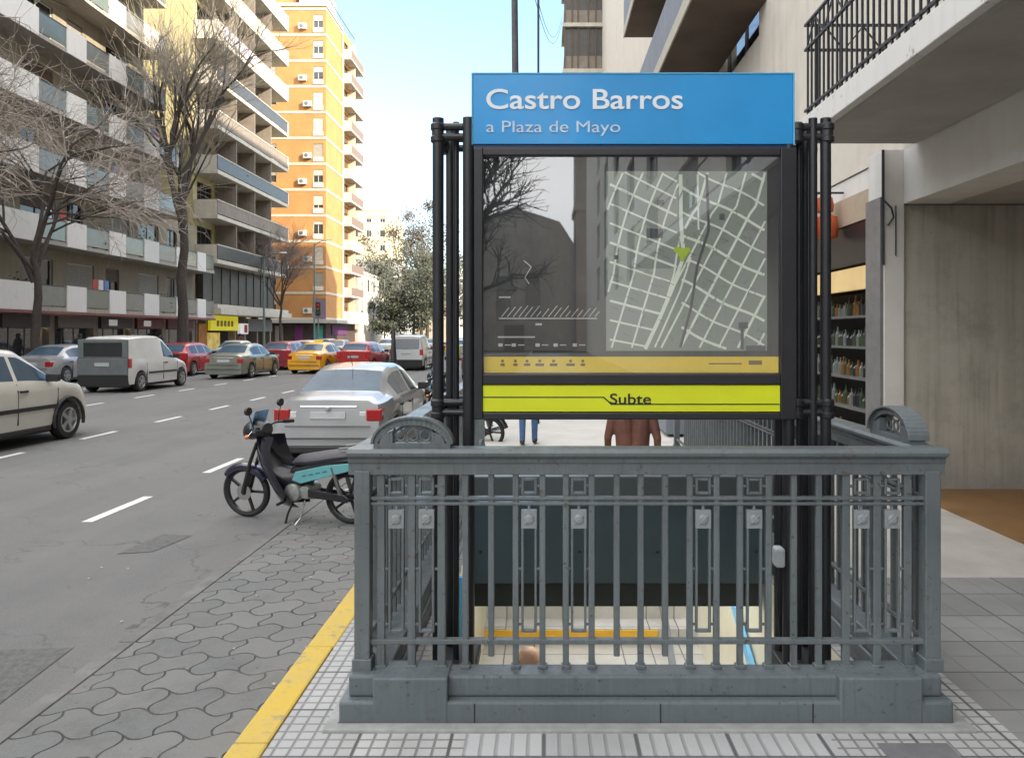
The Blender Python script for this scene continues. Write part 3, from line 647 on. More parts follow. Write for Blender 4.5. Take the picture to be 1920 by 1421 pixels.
# ------------------------------------------------------------------ vehicles
def lerp_tab(tab, y, sm=.0):
    xs = [a for a, b in tab]; ys = [b for a, b in tab]
    if not sm: return float(np.interp(y, xs, ys))
    return float(np.mean([np.interp(y+d, xs, ys) for d in np.linspace(-sm, sm, 7)]))
def car_paint(name, c, metal=.25, rough=.32): return M(name, c, rough, metal, .05, 3, 0, 40, coat=.7, dirt=.12)
def make_car(name, label, cat, paint, sp, group=None, sub=None):
    L, r = sp['L'], sp['r']; h = L/2; root = thing(name, label, cat, (0,0,0), group); trim = sp.get('trim', PLASTIC)
    ys = sorted(set([round(-h+L*i/64, 4) for i in range(65)] + [round(q, 4) for k in ('side','front','rear') for t in sp[k] for q in (t if isinstance(t, (list, tuple)) else (t,))]))
    ys = [q for q in ys if -h-1e-4 <= q <= h+1e-4]
    def ends(y, z):
        d = 0
        if y < -h+.6: d += sp.get('lean_r', .2)*max(0, z-sp.get('bump_z', .62))*min(1, (-h+.6-y)/.5)
        if y < -h+.25: d += .06*max(0, .38-z)/.2*min(1, (-h+.25-y)/.25)
        if y > h-.6: d -= sp.get('lean_f', .25)*max(0, z-.55)*min(1, (y-h+.6)/.5)
        return y+d
    secs = []
    for y in ys:
        wd = lerp_tab(sp['w'], y, .05); belt = lerp_tab(sp['belt'], y, .08); top = lerp_tab(sp['top'], y, .06); wr = lerp_tab(sp['wr'], y, .06)
        zb = sp.get('sill', .21)
        for wy in sp['wheels']:
            q = (r+.055)**2-(y-wy)**2
            if q > 0: zb = max(zb, r+math.sqrt(q))
        zb = min(zb, belt-.08); top = max(top, belt+.012); ze = max(belt+.006, top-.075); zm = zb+(belt-zb)*.45
        zn = max(zb+.03, sp.get('sill', .21)+.14)
        hp = [(0,zb),(.84*wd,zb),(.975*wd,min(zb+.02, zn)),(wd,max(zm, zn*.99)),(.995*wd,zb+(belt-zb)*.8),(.955*wd,belt)]
        for t in (.09, .88): hp.append((.955*wd+(wr-.955*wd)*t, belt+(ze-belt)*t))
        hp += [(wr, ze), (wr*.88, top-.018*min(1, (top-belt)/.2)), (wr*.45, top), (0, top+.004)]
        ring = [(x, ends(y, z), z) for x, z in hp] + [(-x, ends(y, z), z) for x, z in reversed(hp[1:-1])]
        secs.append(ring)
    n = len(secs[0]); body = MB(); win = {'windscreen': MB(), 'rear_window': MB(), 'side_window': [MB() for _ in range(2*len(sp['side']))]}
    vs = [p for q in secs for p in q]; NH = 12
    def strip(j): return j if j < NH-1 else (n-1-j)
    bf = []
    def addw(mb, i, j, j2):
        a, b, c_, d = vs[i*n+j], vs[i*n+j2], vs[(i+1)*n+j2], vs[(i+1)*n+j]; mb.quad(a, b, c_, d)
    for i in range(len(secs)-1):
        ym = (ys[i]+ys[i+1])/2
        for j in range(n):
            j2 = (j+1) % n; s_ = strip(j); used = False
            if s_ == 6:
                for k, (a, b) in enumerate(sp['side']):
                    if a <= ym <= b and vs[i*n+8][2]-vs[i*n+5][2] > .06: addw(win['side_window'][2*k+(0 if j < NH-1 else 1)], i, j, j2); used = True
            if s_ in (9, 10):
                if sp['front'][0] <= ym <= sp['front'][1]: addw(win['windscreen'], i, j, j2); used = True
                if sp['rear'] and sp['rear'][0] <= ym <= sp['rear'][1]: addw(win['rear_window'], i, j, j2); used = True
            if not used: bf.append((i*n+j, i*n+j2, (i+1)*n+j2, (i+1)*n+j))
    bf += [tuple(range(n-1, -1, -1)), tuple((len(secs)-1)*n+j for j in range(n))]
    body.add(vs, bf); b_ob = body.build('body', paint, root, smooth=True)
    gm = sp.get('glass', CARGL)
    for nm in ('windscreen', 'rear_window'):
        if win[nm].f: win[nm].build(nm, gm, root, smooth=True)
    for q in win['side_window']:
        if q.f: q.build('side_window', gm, root, smooth=True)
    W = max(b for a, b in sp['w'])
    for wy in sp['wheels']:
        for s_ in (-1, 1):
            x = s_*(W-.10); mb = MB().lathe((x-s_*.09, wy, r), (s_,0,0), [(r*.62,0),(r*.93,0),(r,.03),(r,.15),(r*.93,.185),(r*.66,.185),(r*.60,.15)], 28, closed=True)
            wh = mb.build('wheel', RUBBER, root, smooth=True)
            mb = MB().lathe((x-s_*.09, wy, r), (s_,0,0), [(r*.63,.02),(r*.66,.185),(r*.60,.19),(r*.56,.15),(r*.2,.13)], 28)
            for k in range(sp.get('spokes', 6)):
                a = 2*math.pi*k/sp.get('spokes', 6); ca, sa = math.cos(a), math.sin(a)
                mb.bar((x+s_*.085, wy+ca*r*.1, r+sa*r*.1), (x+s_*.085, wy+ca*r*.6, r+sa*r*.6), .06, .03, up=(s_,0,0))
            mb.lathe((x+s_*.05, wy, r), (s_,0,0), [(r*.22,0),(r*.22,.05),(r*.1,.06)], 14)
            mb.build('rim', sp.get('rim', ALLOY), wh, smooth=True)
    # lamps, bumper strip, plate, mirrors, handles
    yr = -h; wl = lerp_tab(sp['w'], yr+.1, .05)
    for (x0, x1, z0, z1, d, mt, nm, fr) in sp['lamps']:
        for s_ in (-1, 1):
            mb = MB(); a, b = sorted((s_*x0, s_*x1)); yb = h if fr else -h
            yo = ends(yb*.9999, (z0+z1)/2)
            if fr: mb.box(a, b, yo-d, yo+.012, z0, z1)
            else: mb.box(a, b, yo-.012, yo+d, z0, z1)
            mb.build(nm, mt, root, bevel=.02, seg=3)
    for (x0, x1, z0, z1, mt, nm, fr) in sp.get('panels', []):
        yb = ends((h if fr else -h)*.9999, (z0+z1)/2); e = .012
        mb = MB(); y0, y1 = ends(-h*.9999, z0)-e, ends(-h*.9999, z1)-e
        if fr: y0, y1 = ends(h*.9999, z0)+e, ends(h*.9999, z1)+e
        dd = .05 if not fr else -.05
        mb.add([(x0,y0,z0),(x1,y0,z0),(x1,y1,z1),(x0,y1,z1),(x0,y0+dd,z0),(x1,y0+dd,z0),(x1,y1+dd,z1),(x0,y1+dd,z1)], [(0,1,2,3),(7,6,5,4),(0,4,5,1),(1,5,6,2),(2,6,7,3),(3,7,4,0)])
        mb.build(nm, mt, root, bevel=.008)
    for s_ in (-1, 1):
        my = sp['mirror'][0]; mz = sp['mirror'][1]; xx = lerp_tab(sp['w'], my)*.95
        mb = MB().loft([[(s_*(xx+a), my+b*.9, mz+c) for b, c in ((-.05,-.055),(.05,-.045),(.06,.0),(.04,.07),(-.05,.08))] for a in (-.02, .06, .17, .20)]); mb.build('mirror', sp.get('mirror_mat', PLASTIC), root, bevel=.015)
    def skin_x(y, f=.9): return lerp_tab(sp['w'], y, .05)
    for s_ in (-1, 1):
        mb = MB()
        for y in sp['seams']:
            z0, z1 = sp.get('sill', .21)+.10, lerp_tab(sp['belt'], y)-.005; x = skin_x(y); 
            mb.box(s_*x*.955-.006, s_*x*.955+.006, y-.005, y+.005, z1-.12, z1+.003); mb.box(min(s_*(x*.98), s_*(x+.003)), max(s_*(x*.98), s_*(x+.003)), y-.005, y+.005, z0, z1-.10)
        mb.build('door_seam', BLACKM, root)
        for y in sp['handles']:
            x = skin_x(y); z = lerp_tab(sp['belt'], y)-.13; mb = MB().box(min(s_*(x-.01), s_*(x+.022)), max(s_*(x-.01), s_*(x+.022)), y-.09, y+.09, z-.018, z+.018); mb.build('handle', sp.get('handle_mat', PLASTIC), root, bevel=.008)
        if sp.get('strip'):
            z0, z1, y0, y1 = sp['strip']; mb = MB(); N = 10
            for k in range(N):
                ya, yb = y0+(y1-y0)*k/N, y0+(y1-y0)*(k+1)/N; xa, xb = skin_x(ya), skin_x(yb); e = .014
                mb.add([(s_*(xa-.02),ya,z0),(s_*(xa+e),ya,z0),(s_*(xa+e),ya,z1),(s_*(xa-.02),ya,z1),(s_*(xb-.02),yb,z0),(s_*(xb+e),yb,z0),(s_*(xb+e),yb,z1),(s_*(xb-.02),yb,z1)], [(0,1,2,3),(7,6,5,4),(0,4,5,1),(1,5,6,2),(2,6,7,3),(3,7,4,0)])
            mb.build('side_strip', PLASTIC, root)
    if sp.get('under', True): MB().box(-W*.8, W*.8, -h+.3, h-.3, .16, .42).build('underbody', BLACKM, root)
    return root
SED = dict(L=4.35, r=.305, wheels=(-1.28,1.30), sill=.20, lean_r=.30, bump_z=.60,
  top=[(-2.18,.955),(-2.05,1.01),(-1.70,1.04),(-1.52,1.05),(-.92,1.36),(-.55,1.435),(.05,1.455),(.5,1.40),(1.22,1.03),(1.5,.97),(1.95,.84),(2.12,.74),(2.18,.66)],
  belt=[(-2.18,.90),(-1.5,.96),(0,.93),(1.2,.90),(1.8,.80),(2.18,.6)],
  w=[(-2.18,.74),(-2.10,.79),(-1.85,.835),(-1,.86),(1,.86),(1.75,.83),(2.05,.74),(2.18,.58)],
  wr=[(-2.18,.66),(-1.52,.70),(-.9,.575),(0,.575),(.5,.57),(1.2,.69),(1.8,.66),(2.18,.45)],
  side=[(-1.08,-.12),(-.04,1.0)], front=(.50,1.20), rear=(-1.50,-.90), mirror=(.78,.98), seams=(-.08,-.95,.95), handles=(-.30,-1.02),
  lamps=[(.56,.79,.66,.84,.26,REDL,'tail_lamp',False),(.30,.56,.56,.68,.25,CLEARL,'headlight',True)],
  panels=[(-.26,.26,.69,.80,PLATE,'number_plate',False),(-.42,.42,.86,.885,CHROME,'boot_trim',False),(-.7,.7,.40,.415,BLACKM,'bumper_seam',False),(-.62,.62,.583,.59,BLACKM,'boot_seam',False),(-.35,.35,.36,.50,PLASTIC,'grille',True)])
HAT = dict(SED); HAT.update(L=3.9, wheels=(-1.2,1.2), lean_r=.38, bump_z=.9,
  top=[(-1.95,1.0),(-1.80,1.12),(-1.45,1.38),(-1.0,1.45),(0,1.475),(.45,1.43),(1.15,1.05),(1.6,.93),(1.9,.78),(1.95,.68)],
  belt=[(-1.95,.94),(-1.0,.95),(0,.93),(1.1,.90),(1.6,.80),(1.95,.62)],
  w=[(-1.95,.74),(-1.85,.80),(-1,.835),(1,.835),(1.6,.80),(1.85,.72),(1.95,.6)],
  wr=[(-1.95,.66),(-1.5,.60),(0,.58),(.45,.57),(1.1,.68),(1.95,.45)],
  side=[(-1.35,-.72),(-.62,.05),(.13,.95)], front=(.44,1.12), rear=(-1.86,-1.42), mirror=(.72,.98), seams=(.08,-.7,.9), handles=(-.12,-.85),
  lamps=[(.60,.80,.72,1.02,.22,REDL,'tail_lamp',False),(.32,.57,.56,.68,.25,CLEARL,'headlight',True)],
  panels=[(-.26,.26,.70,.81,PLATE,'number_plate',False),(-.66,.66,.46,.48,BLACKM,'bumper_seam',False)])
SUV = dict(HAT); SUV.update(L=4.2, r=.335, wheels=(-1.25,1.30), sill=.28, lean_r=.2,
  top=[(-2.1,1.2),(-1.9,1.5),(-1.5,1.62),(-.3,1.655),(.30,1.60),(.62,1.42),(1.05,1.15),(1.5,1.07),(1.95,.96),(2.06,.86),(2.1,.74)],
  belt=[(-2.1,1.05),(-.5,1.06),(.5,1.04),(1.1,1.03),(1.7,.94),(2.1,.68)],
  w=[(-2.1,.76),(-1.9,.84),(-1,.865),(1,.865),(1.7,.85),(1.95,.77),(2.1,.6)],
  wr=[(-2.1,.66),(-1.5,.64),(0,.62),(.4,.62),(1.05,.72),(2.1,.5)],
  side=[(-1.85,-1.0),(-.92,.0),(.08,.98)], front=(.36,1.04), rear=(-2.02,-1.62), mirror=(.80,1.10), seams=(.03,-.95,1.0), handles=(.16,-.8), spokes=5,
  strip=(.585,.65,-1.6,1.0), lamps=[(.60,.84,.8,1.1,.2,REDL,'tail_lamp',False),(.34,.58,.64,.78,.3,CLEARL,'headlight',True)])
VAN = dict(SUV); VAN.update(L=4.1, r=.31, wheels=(-1.32,1.36), sill=.24, lean_r=.10, bump_z=.55,
  top=[(-2.05,1.70),(-1.95,1.76),(-1.0,1.80),(-.1,1.80),(.25,1.74),(1.05,1.14),(1.4,1.05),(1.9,.86),(2.05,.70)],
  belt=[(-2.05,1.02),(0,1.02),(1.0,1.0),(1.6,.86),(2.05,.62)],
  w=[(-2.05,.80),(-1.98,.84),(-1.5,.85),(1,.85),(1.7,.82),(1.95,.74),(2.05,.6)],
  wr=[(-2.05,.68),(-1,.70),(0,.68),(.3,.66),(1.0,.72),(2.05,.5)],
  side=[(.12,.98)], front=(.30,1.06), rear=(9,9.1), mirror=(.82,1.08), seams=(.05,1.0,-1.0), handles=(.22,), strip=(.56,.62,-.9,.95), spokes=5,
  lamps=[(.66,.84,.78,1.08,.14,REDL,'tail_lamp',False),(.34,.57,.58,.7,.3,CLEARL,'headlight',True)],
  panels=[(-.60,.62,1.10,1.58,GLASS_D,'rear_window',False),(-.80,.80,.20,.56,PLASTIC,'bumper',False),(-.24,.22,.84,.95,PLATE,'number_plate',False)])
P_SIL = car_paint('silver_paint', (.33,.34,.355), .35); P_WHT = car_paint('warm_white_paint', (.62,.60,.54), 0); P_VAN = car_paint('white_van_paint', (.60,.60,.59), 0)
P_GRN = car_paint('grey_green_paint', (.20,.215,.18), .3); P_RED = car_paint('red_paint', (.36,.014,.016), 0); P_BLK = car_paint('black_car_paint', (.02,.02,.022), 0); P_YEL = car_paint('taxi_yellow_paint', (.70,.34,.01), 0); P_GRY = car_paint('mid_grey_paint', (.17,.18,.19), .3)
CG = 'cars along the avenue'
car1 = make_car('parked_car', 'silver sedan parked behind the motorbike, seen from the rear', 'car', P_SIL, SED, CG); 
MB().box(-.16, .16, -1.50, -1.44, 1.035, 1.055).build('third_brake_lamp', REDL, car1)
MB().tube([(.0,-.75,1.42),(.0,-.95,1.62)], .006, 6).build('aerial', BLACKM, car1)
MB().box(-.62, .62, -2.20, -2.0, .19, .30).build('valance', PLASTIC, car1, bevel=.02); MB().tube([(.45,-2.0,.24),(.45,-2.23,.24)], .028, 10).build('exhaust_pipe', CHROME, car1)
for s_ in (-1, 1): MB().box(min(s_*.46, s_*.555), max(s_*.46, s_*.555), -2.13, -2.0, .70, .80).build('reversing_lamp', CLEARL, car1, bevel=.01)
MB().lathe((0,-2.16,.84), (0,-1,0), [(.035,0),(.035,.006),(.025,.008)], 14).build('badge', CHROME, car1)
place(car1, (-3.02, 13.0, RAIL), R(-1.0), car1['label']); car1.scale = (.97, .97, .955)
suv = make_car('white_hatchback', 'off white tall hatchback with black side strip at the left edge', 'car', P_WHT, SUV, CG)
for s_ in (-1, 1):
    for wy in SUV['wheels']:
        pts = [(s_*.862, wy+math.cos(t)*.405, .335+math.sin(t)*.405) for t in np.linspace(-.25, math.pi+.25, 15)]; MB().tube(pts, .028, 6).build('wheel_arch_trim', PLASTIC, suv)
MB().box(-.85, .85, -.82, .86, .2, .31).build('sill_trim', PLASTIC, suv, bevel=.03)
place(suv, (-9.36, 12.5, RAIL), R(-2), suv['label'])
van = make_car('delivery_van', 'white delivery van with grey rear doors and dark rear window', 'van', P_VAN, VAN, CG)
vg = M('van_grey_rear', (.10,.115,.12), .45, 0, .15, 5); 
gv = copy_tree(van)
for c in gv.children:
    if c.name.startswith('body'): c.data = c.data.copy(); c.data.materials[0] = P_SIL
place(gv, (-6.85, 40.5, RAIL), 0, 'silver grey van beyond the roof of the silver sedan', CG)
MB().box(-.80, .80, -2.075, -2.02, .56, 1.08).build('rear_door', vg, van, bevel=.02)
MB().box(-.79, .79, -2.055, -1.985, 1.08, 1.68).build('rear_door_frame', vg, van, bevel=.02)
MB().box(-.60, .62, -2.062, -2.05, 1.14, 1.58).build('rear_glass', GLASS_D, van)
MB().box(-.24, .22, -2.085, -2.07, .84, .95).build('plate', PLATE, van)
place(van, (-13.75, 26.2, RAIL), R(-1), van['label'])
sd2 = make_car('green_sedan', 'grey green sedan in the far lane beyond the white van', 'car', P_GRN, SED, CG); place(sd2, (-13.0, 33.6, RAIL), R(-1.5), sd2['label'])
def copycar(src, loc, rz, label, paint=None):
    c = copy_tree(src); place(c, loc, rz, label, CG)
    if paint:
        for ch in c.children:
            if ch.name.split('.')[0] == 'body': ch.data = ch.data.copy(); ch.data.materials[0] = paint
    return c
def park(px, Y, w=0.): return ((px-1020)*Y/1450, Y, RAIL)
hat = make_car('red_hatchback', 'red hatchback between the white van and the grey green sedan', 'car', P_RED, HAT, CG); place(hat, (-16.2, 35.2, RAIL), 0, hat['label'])
copycar(sd2, (-18.55, 30.0, RAIL), 0, 'pale silver sedan parked at the far kerb left of the white van', P_SIL)
copycar(hat, (-13.6, 41.0, RAIL), R(-1), 'small dark red hatchback ahead of the grey green sedan', car_paint('dark_red_paint', (.26,.02,.03), 0))
copycar(sd2, (-18.6, 47, RAIL), 0, 'white sedan parked at the far kerb under the yellow shop sign', P_VAN)
copycar(hat, (-14.1, 46.5, RAIL), 0, 'white hatchback just beyond the small dark red hatchback', P_VAN)
copycar(sd2, (-14.0, 53, RAIL), 0, 'mid grey sedan queued behind the yellow taxi', P_GRY)
taxi = make_car('taxi', 'orange yellow taxi with a yellow roof seen over the silver sedan', 'taxi', P_YEL, SED, CG)
MB().box(-.20, .20, -.2, -.05, 1.44, 1.55).build('roof_sign', M('yellow_roof_sign', (.7,.6,.05), .4), taxi, bevel=.02)
place(taxi, (-10.9, 37.6, RAIL), R(-3), taxi['label'])
copycar(hat, (-8.9, 38.5, RAIL), R(-4), 'bright red hatchback beside the yellow taxi', P_RED)
copycar(sd2, (-8.6, 50, RAIL), R(-2), 'dark red sedan beyond the bright red hatchback', car_paint('maroon_paint', (.2,.012,.015), 0))
copycar(hat, (-6.2, 56, RAIL), 0, 'pale grey hatchback beside the left sign posts', P_SIL)
copycar(sd2, (-9.5, 66, RAIL), 0, 'dark grey sedan far down the avenue', P_GRY)
copycar(sd2, (-12.8, 64, RAIL), 0, 'white sedan far down the avenue', P_VAN)
copycar(hat, (-16.8, 60, RAIL), 0, 'silver hatchback far along the opposite kerb', P_SIL)
copycar(sd2, (-2.5, 33, RAIL), 0, 'dark sedan parked far along the near kerb', P_BLK)

# ------------------------------------------------------------------ motorbike
NAVY = M('navy_bike_plastic', (.010,.009,.030), .22, 0, .1, 6, coat=.8); SHLD = M('black_blue_shield', (.007,.007,.016), .25, 0, .1, 6, coat=.6); BKP = M('black_bike_plastic', (.014,.015,.018), .35, 0, .2, 10, coat=.2); TEAL = M('teal_side_cover', (.13,.38,.41), .3, 0, .08, 8, coat=.5)
SEATM = M('seat_vinyl', (.055,.053,.062), .5, 0, .15, 30); ENG = M('engine_alloy', (.42,.44,.42), .35, .7, .25, 30)
def make_bike(name, label):
    b = thing(name, label, 'motorbike'); WR = .278
    def wheel(y, rot=0):
        t = MB(); prof = [(WR-.052,-.022),(WR-.03,-.036),(WR-.008,-.026),(WR,0),(WR-.008,.026),(WR-.03,.036),(WR-.052,.022)]; t.lathe((0,y,WR), (1,0,0), prof, 36, closed=True)
        wh = t.build('wheel', RUBBER, b, smooth=True)
        m = MB(); m.lathe((0,y,WR), (1,0,0), [(WR-.050,-.024),(WR-.060,-.02),(WR-.066,0),(WR-.060,.02),(WR-.050,.024)], 36, closed=True)
        m.lathe((0,y,WR), (1,0,0), [(.035,-.045),(.045,-.03),(.045,.03),(.035,.045)], 16)
        for k in range(5):
            a = 2*math.pi*k/5+.5; a2 = a+.12
            m.bar((0, y+math.cos(a)*.03, WR+math.sin(a)*.03), (0, y+math.cos(a2)*(WR-.058), WR+math.sin(a2)*(WR-.058)), .026, .024, up=(1,0,0))
        m.build('rim', BKP, wh, smooth=True)
        if y > 0: MB().lathe((-.05,y,WR), (1,0,0), [(.085,-.003),(.085,.003),(.03,.003),(.03,-.003)], 24, closed=True).build('brake_disc', CHROME, wh)
    wheel(.61); wheel(-.61)
    for s_ in (-1, 1): MB().tube([(s_*.06,.615,WR),(s_*.065,.50,.62),(s_*.05,.42,.82)], [.022,.019,.017], 10).build('fork', M('fork_grey', (.03,.03,.033), .4, .2), b, smooth=True)
    secs = []
    for k, t in enumerate(np.linspace(R(38), R(150), 14)):
        rr = WR+.016; hw = .052+.012*math.sin(k/13*math.pi); c = (.61+math.cos(t)*rr, WR+math.sin(t)*rr); o = (math.cos(t), math.sin(t))
        secs.append([(x, c[0]+o[0]*d, c[1]+o[1]*d) for x, d in ((-hw,-.05),(-hw*.9,.0),(-hw*.4,.022),(hw*.4,.022),(hw*.9,.0),(hw,-.05),(hw*.8,-.045),(0,.005),(-hw*.8,-.045))])
    MB().loft(secs).build('front_mudguard', NAVY, b, smooth=True)
    # leg shield: wide curved panel from the head down to the footrest
    prof = [(.45,.90,.10),(.465,.78,.15),(.44,.64,.19),(.37,.50,.205),(.30,.38,.20),(.24,.26,.17),(.19,.17,.10)]
    secs = [[(hw*u, y-.20*abs(u)**1.6-(.07 if back else 0), z) for back in (0, 1) for u in (np.linspace(-1, 1, 9) if not back else np.linspace(1, -1, 9))] for y, z, hw in prof]
    MB().loft(secs).build('leg_shield', SHLD, b, smooth=True)
    prof = [(.40,.90,.08,.07),(.36,.76,.12,.11),(.27,.58,.15,.16),(.14,.44,.14,.15),(-.02,.45,.12,.11),(-.16,.50,.11,.09)]
    secs = [[(math.cos(t)*hw, y+math.sin(t)*d*.3, z+math.sin(t)*d) for t in np.linspace(0, 2*math.pi, 13)[:-1]] for y, z, hw, d in prof]
    MB().loft(secs).build('frame_cover', BKP, b, smooth=True)
    # headlight cowl and handlebar
    hc = MB().loft([[(math.cos(t)*a, y, z+math.sin(t)*c) for t in np.linspace(0, 2*math.pi, 17)[:-1]] for y, a, z, c in ((.32,.10,.95,.075),(.40,.13,.965,.10),(.48,.125,.955,.11),(.55,.09,.935,.085))]).build('headlight_cowl', BKP, b, smooth=True)
    MB().sphere((0,.545,.932), (.082,.035,.074), 16, 10).build('headlight', M('beige_headlight', (.62,.56,.42), .2, 0, .1, 10, coat=.6), b, smooth=True)
    s2 = [[(u*.125, .50-.055*u*u-k*.02, .985+k*.055) for u in np.linspace(-1, 1, 7)] + [(u*.12, .485-.055*u*u-k*.02, .985+k*.055) for u in np.linspace(1, -1, 7)] for k in range(4)]
    MB().loft(s2).build('fly_screen', M('pale_blue_screen', (.20,.38,.62), .12, 0, .1, 10, coat=.7), b, smooth=True)
    for s_ in (-1, 1):
        MB().tube([(s_*.02,.36,.97),(s_*.16,.34,1.0),(s_*.27,.29,.995),(s_*.33,.245,.985)], .012, 8).build('handlebar', BKP, b, smooth=True)
        MB().tube([(s_*.25,.295,.997),(s_*.35,.235,.982)], .019, 10).build('grip', RUBBER, b, smooth=True)
        MB().tube([(s_*.24,.33,.985),(s_*.36,.295,.955)], .006, 6).build('lever', CHROME, b)
        mr = MB().tube([(s_*.21,.325,1.0),(s_*.235,.335,1.09),(s_*.27,.33,1.16)], .006, 6).build('mirror', BKP, b)
        MB().loft([[(s_*.275+math.cos(t)*a, yy, 1.20+math.sin(t)*c) for t in np.linspace(0, 2*math.pi, 15)[:-1]] for yy, a, c in ((.365,.03,.03),(.345,.052,.042),(.325,.052,.042))]).build('mirror_head', BKP, mr, smooth=True)
        MB().sphere((s_*.13,.47,.90), (.035,.03,.024), 12, 8).build('indicator', AMBERL, b, smooth=True)
    # seat, tail, side covers
    prof = [(.0,.63,.075,.02),(-.06,.65,.11,.055),(-.20,.665,.13,.065),(-.36,.69,.135,.068),(-.52,.72,.13,.062),(-.66,.735,.11,.05),(-.74,.735,.08,.02)]
    MB().loft([[(math.cos(t)*hw, y, z+math.sin(t)*d) for t in np.linspace(0, 2*math.pi, 17)[:-1]] for y, z, hw, d in prof]).build('seat', SEATM, b, smooth=True)
    prof = [(.02,.52,.08,.07),(-.2,.57,.11,.10),(-.5,.66,.11,.075),(-.75,.70,.085,.05),(-.86,.715,.05,.03)]
    MB().loft([[(math.cos(t)*hw, y, z+math.sin(t)*d) for t in np.linspace(0, 2*math.pi, 15)[:-1]] for y, z, hw, d in prof]).build('tail_body', BKP, b, smooth=True)
    for s_ in (-1, 1):
        poly = [(-.02,.46),(-.06,.55),(-.40,.63),(-.78,.68),(-.80,.62),(-.45,.52),(-.12,.43)]
        sc_ = MB().prism(poly, (0,1,0), (0,0,1), (s_*.100,0,0), (s_*.022,0,0)).build('side_cover', TEAL, b, bevel=.008)
        dm = MB()
        for y0, z0 in ((-.14,.52),(-.22,.538),(-.30,.556),(-.38,.574)): dm.prism([(y0,z0-.018),(y0-.05,z0-.008),(y0-.05,z0+.006),(y0,z0-.004)], (0,1,0), (0,0,1), (s_*.1225,0,0), (s_*.001,0,0))
        dm.build('dark_decal', M('decal_dark_teal', (.03,.17,.19), .4), sc_)
    MB().sphere((0,-.86,.73), (.055,.035,.035), 14, 8).build('tail_lamp', REDL, b, smooth=True)
    for s_ in (-1, 1): MB().sphere((s_*.10,-.84,.70), (.03,.025,.02), 10, 6).build('indicator', REDL, b, smooth=True)
    mb = MB().tube([(-.07,-.55,.80),(-.08,-.80,.83),(0,-.90,.83),(.08,-.80,.83),(.07,-.55,.80)], .011, 8); mb.build('grab_rail', M('grab_rail_grey', (.2,.2,.21), .35, .6), b, smooth=True)
    secs = []
    for k, t in enumerate(np.linspace(R(50), R(165), 10)):
        rr = WR+.05; c = (-.61+math.cos(t)*rr, WR+math.sin(t)*rr); o = (math.cos(t), math.sin(t))
        secs.append([(x, c[0]+o[0]*d, c[1]+o[1]*d) for x, d in ((-.06,-.02),(-.05,.012),(.05,.012),(.06,-.02))])
    MB().loft(secs).build('rear_mudguard', BKP, b, smooth=True)
    # engine, exhaust, swing arm, stands
    eng = MB().lathe((-.135,-.02,.33), (1,0,0), [(.04,-.01),(.085,0),(.10,.03),(.10,.24),(.085,.27),(.04,.28)], 20)
    eng.lathe((-.11,-.16,.335), (1,0,0), [(.03,-.005),(.065,0),(.075,.03),(.075,.19),(.06,.22)], 18); eng.build('engine', ENG, b, smooth=True)
    cy = MB(); 
    for k in range(7): cy.box(-.062, .062, .06+k*.024, .072+k*.024, .315, .43)
    cy.box(-.045, .045, .05, .25, .33, .415); cy.build('cylinder', ENG, b)
    MB().tube([(.06,.22,.33),(.10,.20,.24),(.12,.0,.21),(.13,-.3,.24),(.135,-.78,.34)], [.017,.017,.02,.04,.045], 10).build('exhaust', CHROME, b, smooth=True)
    for s_ in (-1, 1):
        MB().bar((s_*.09,-.18,.32), (s_*.09,-.62,.285), .03, .045).build('swing_arm', BKP, b, bevel=.006)
        MB().tube([(s_*.105,-.56,.33),(s_*.105,-.48,.62)], .022, 10).build('shock_absorber', M('shock_grey', (.2,.2,.2), .35, .6), b, smooth=True)
        MB().tube([(s_*.10,.06,.245),(s_*.27,.06,.245)], .016, 8).build('footrest', RUBBER, b)
    MB().tube([(-.09,-.02,.25),(-.155,.02,.12),(-.20,.035,.0)], .012, 8).build('side_stand', BKP, b)
    MB().tube([(-.10,-.15,.25),(-.15,-.12,.08),(-.22,-.10,.02)], .010, 8).build('kick_lever', CHROME, b)
    cc = MB().prism([(-.2,.29),(-.64,.255),(-.66,.30),(-.6,.335),(-.2,.375)], (0,1,0), (0,0,1), (-.105,0,0), (-.02,0,0)); cc.build('chain_case', BKP, b, bevel=.006)
    return b
bike = make_bike('motorbike', 'navy and teal motorbike parked across the gutter behind the railing')
bike.location = (-2.46, 7.76, RAIL); bike.rotation_euler = (0, R(-5), R(75)); bike.scale = (.97, .96, .95); bike['group'] = 'parked motorbikes'
for px, Y, lb in ((858, 12.8, 'dark motorbike glimpsed between the left sign posts, nearer one'), (846, 17.5, 'dark motorbike glimpsed between the left sign posts, farther one')):
    c = copy_tree(bike); c.location = ((px-1020)*Y/1450, Y, RAIL); c.rotation_euler = (0, R(-5), R(70)); c['label'] = lb

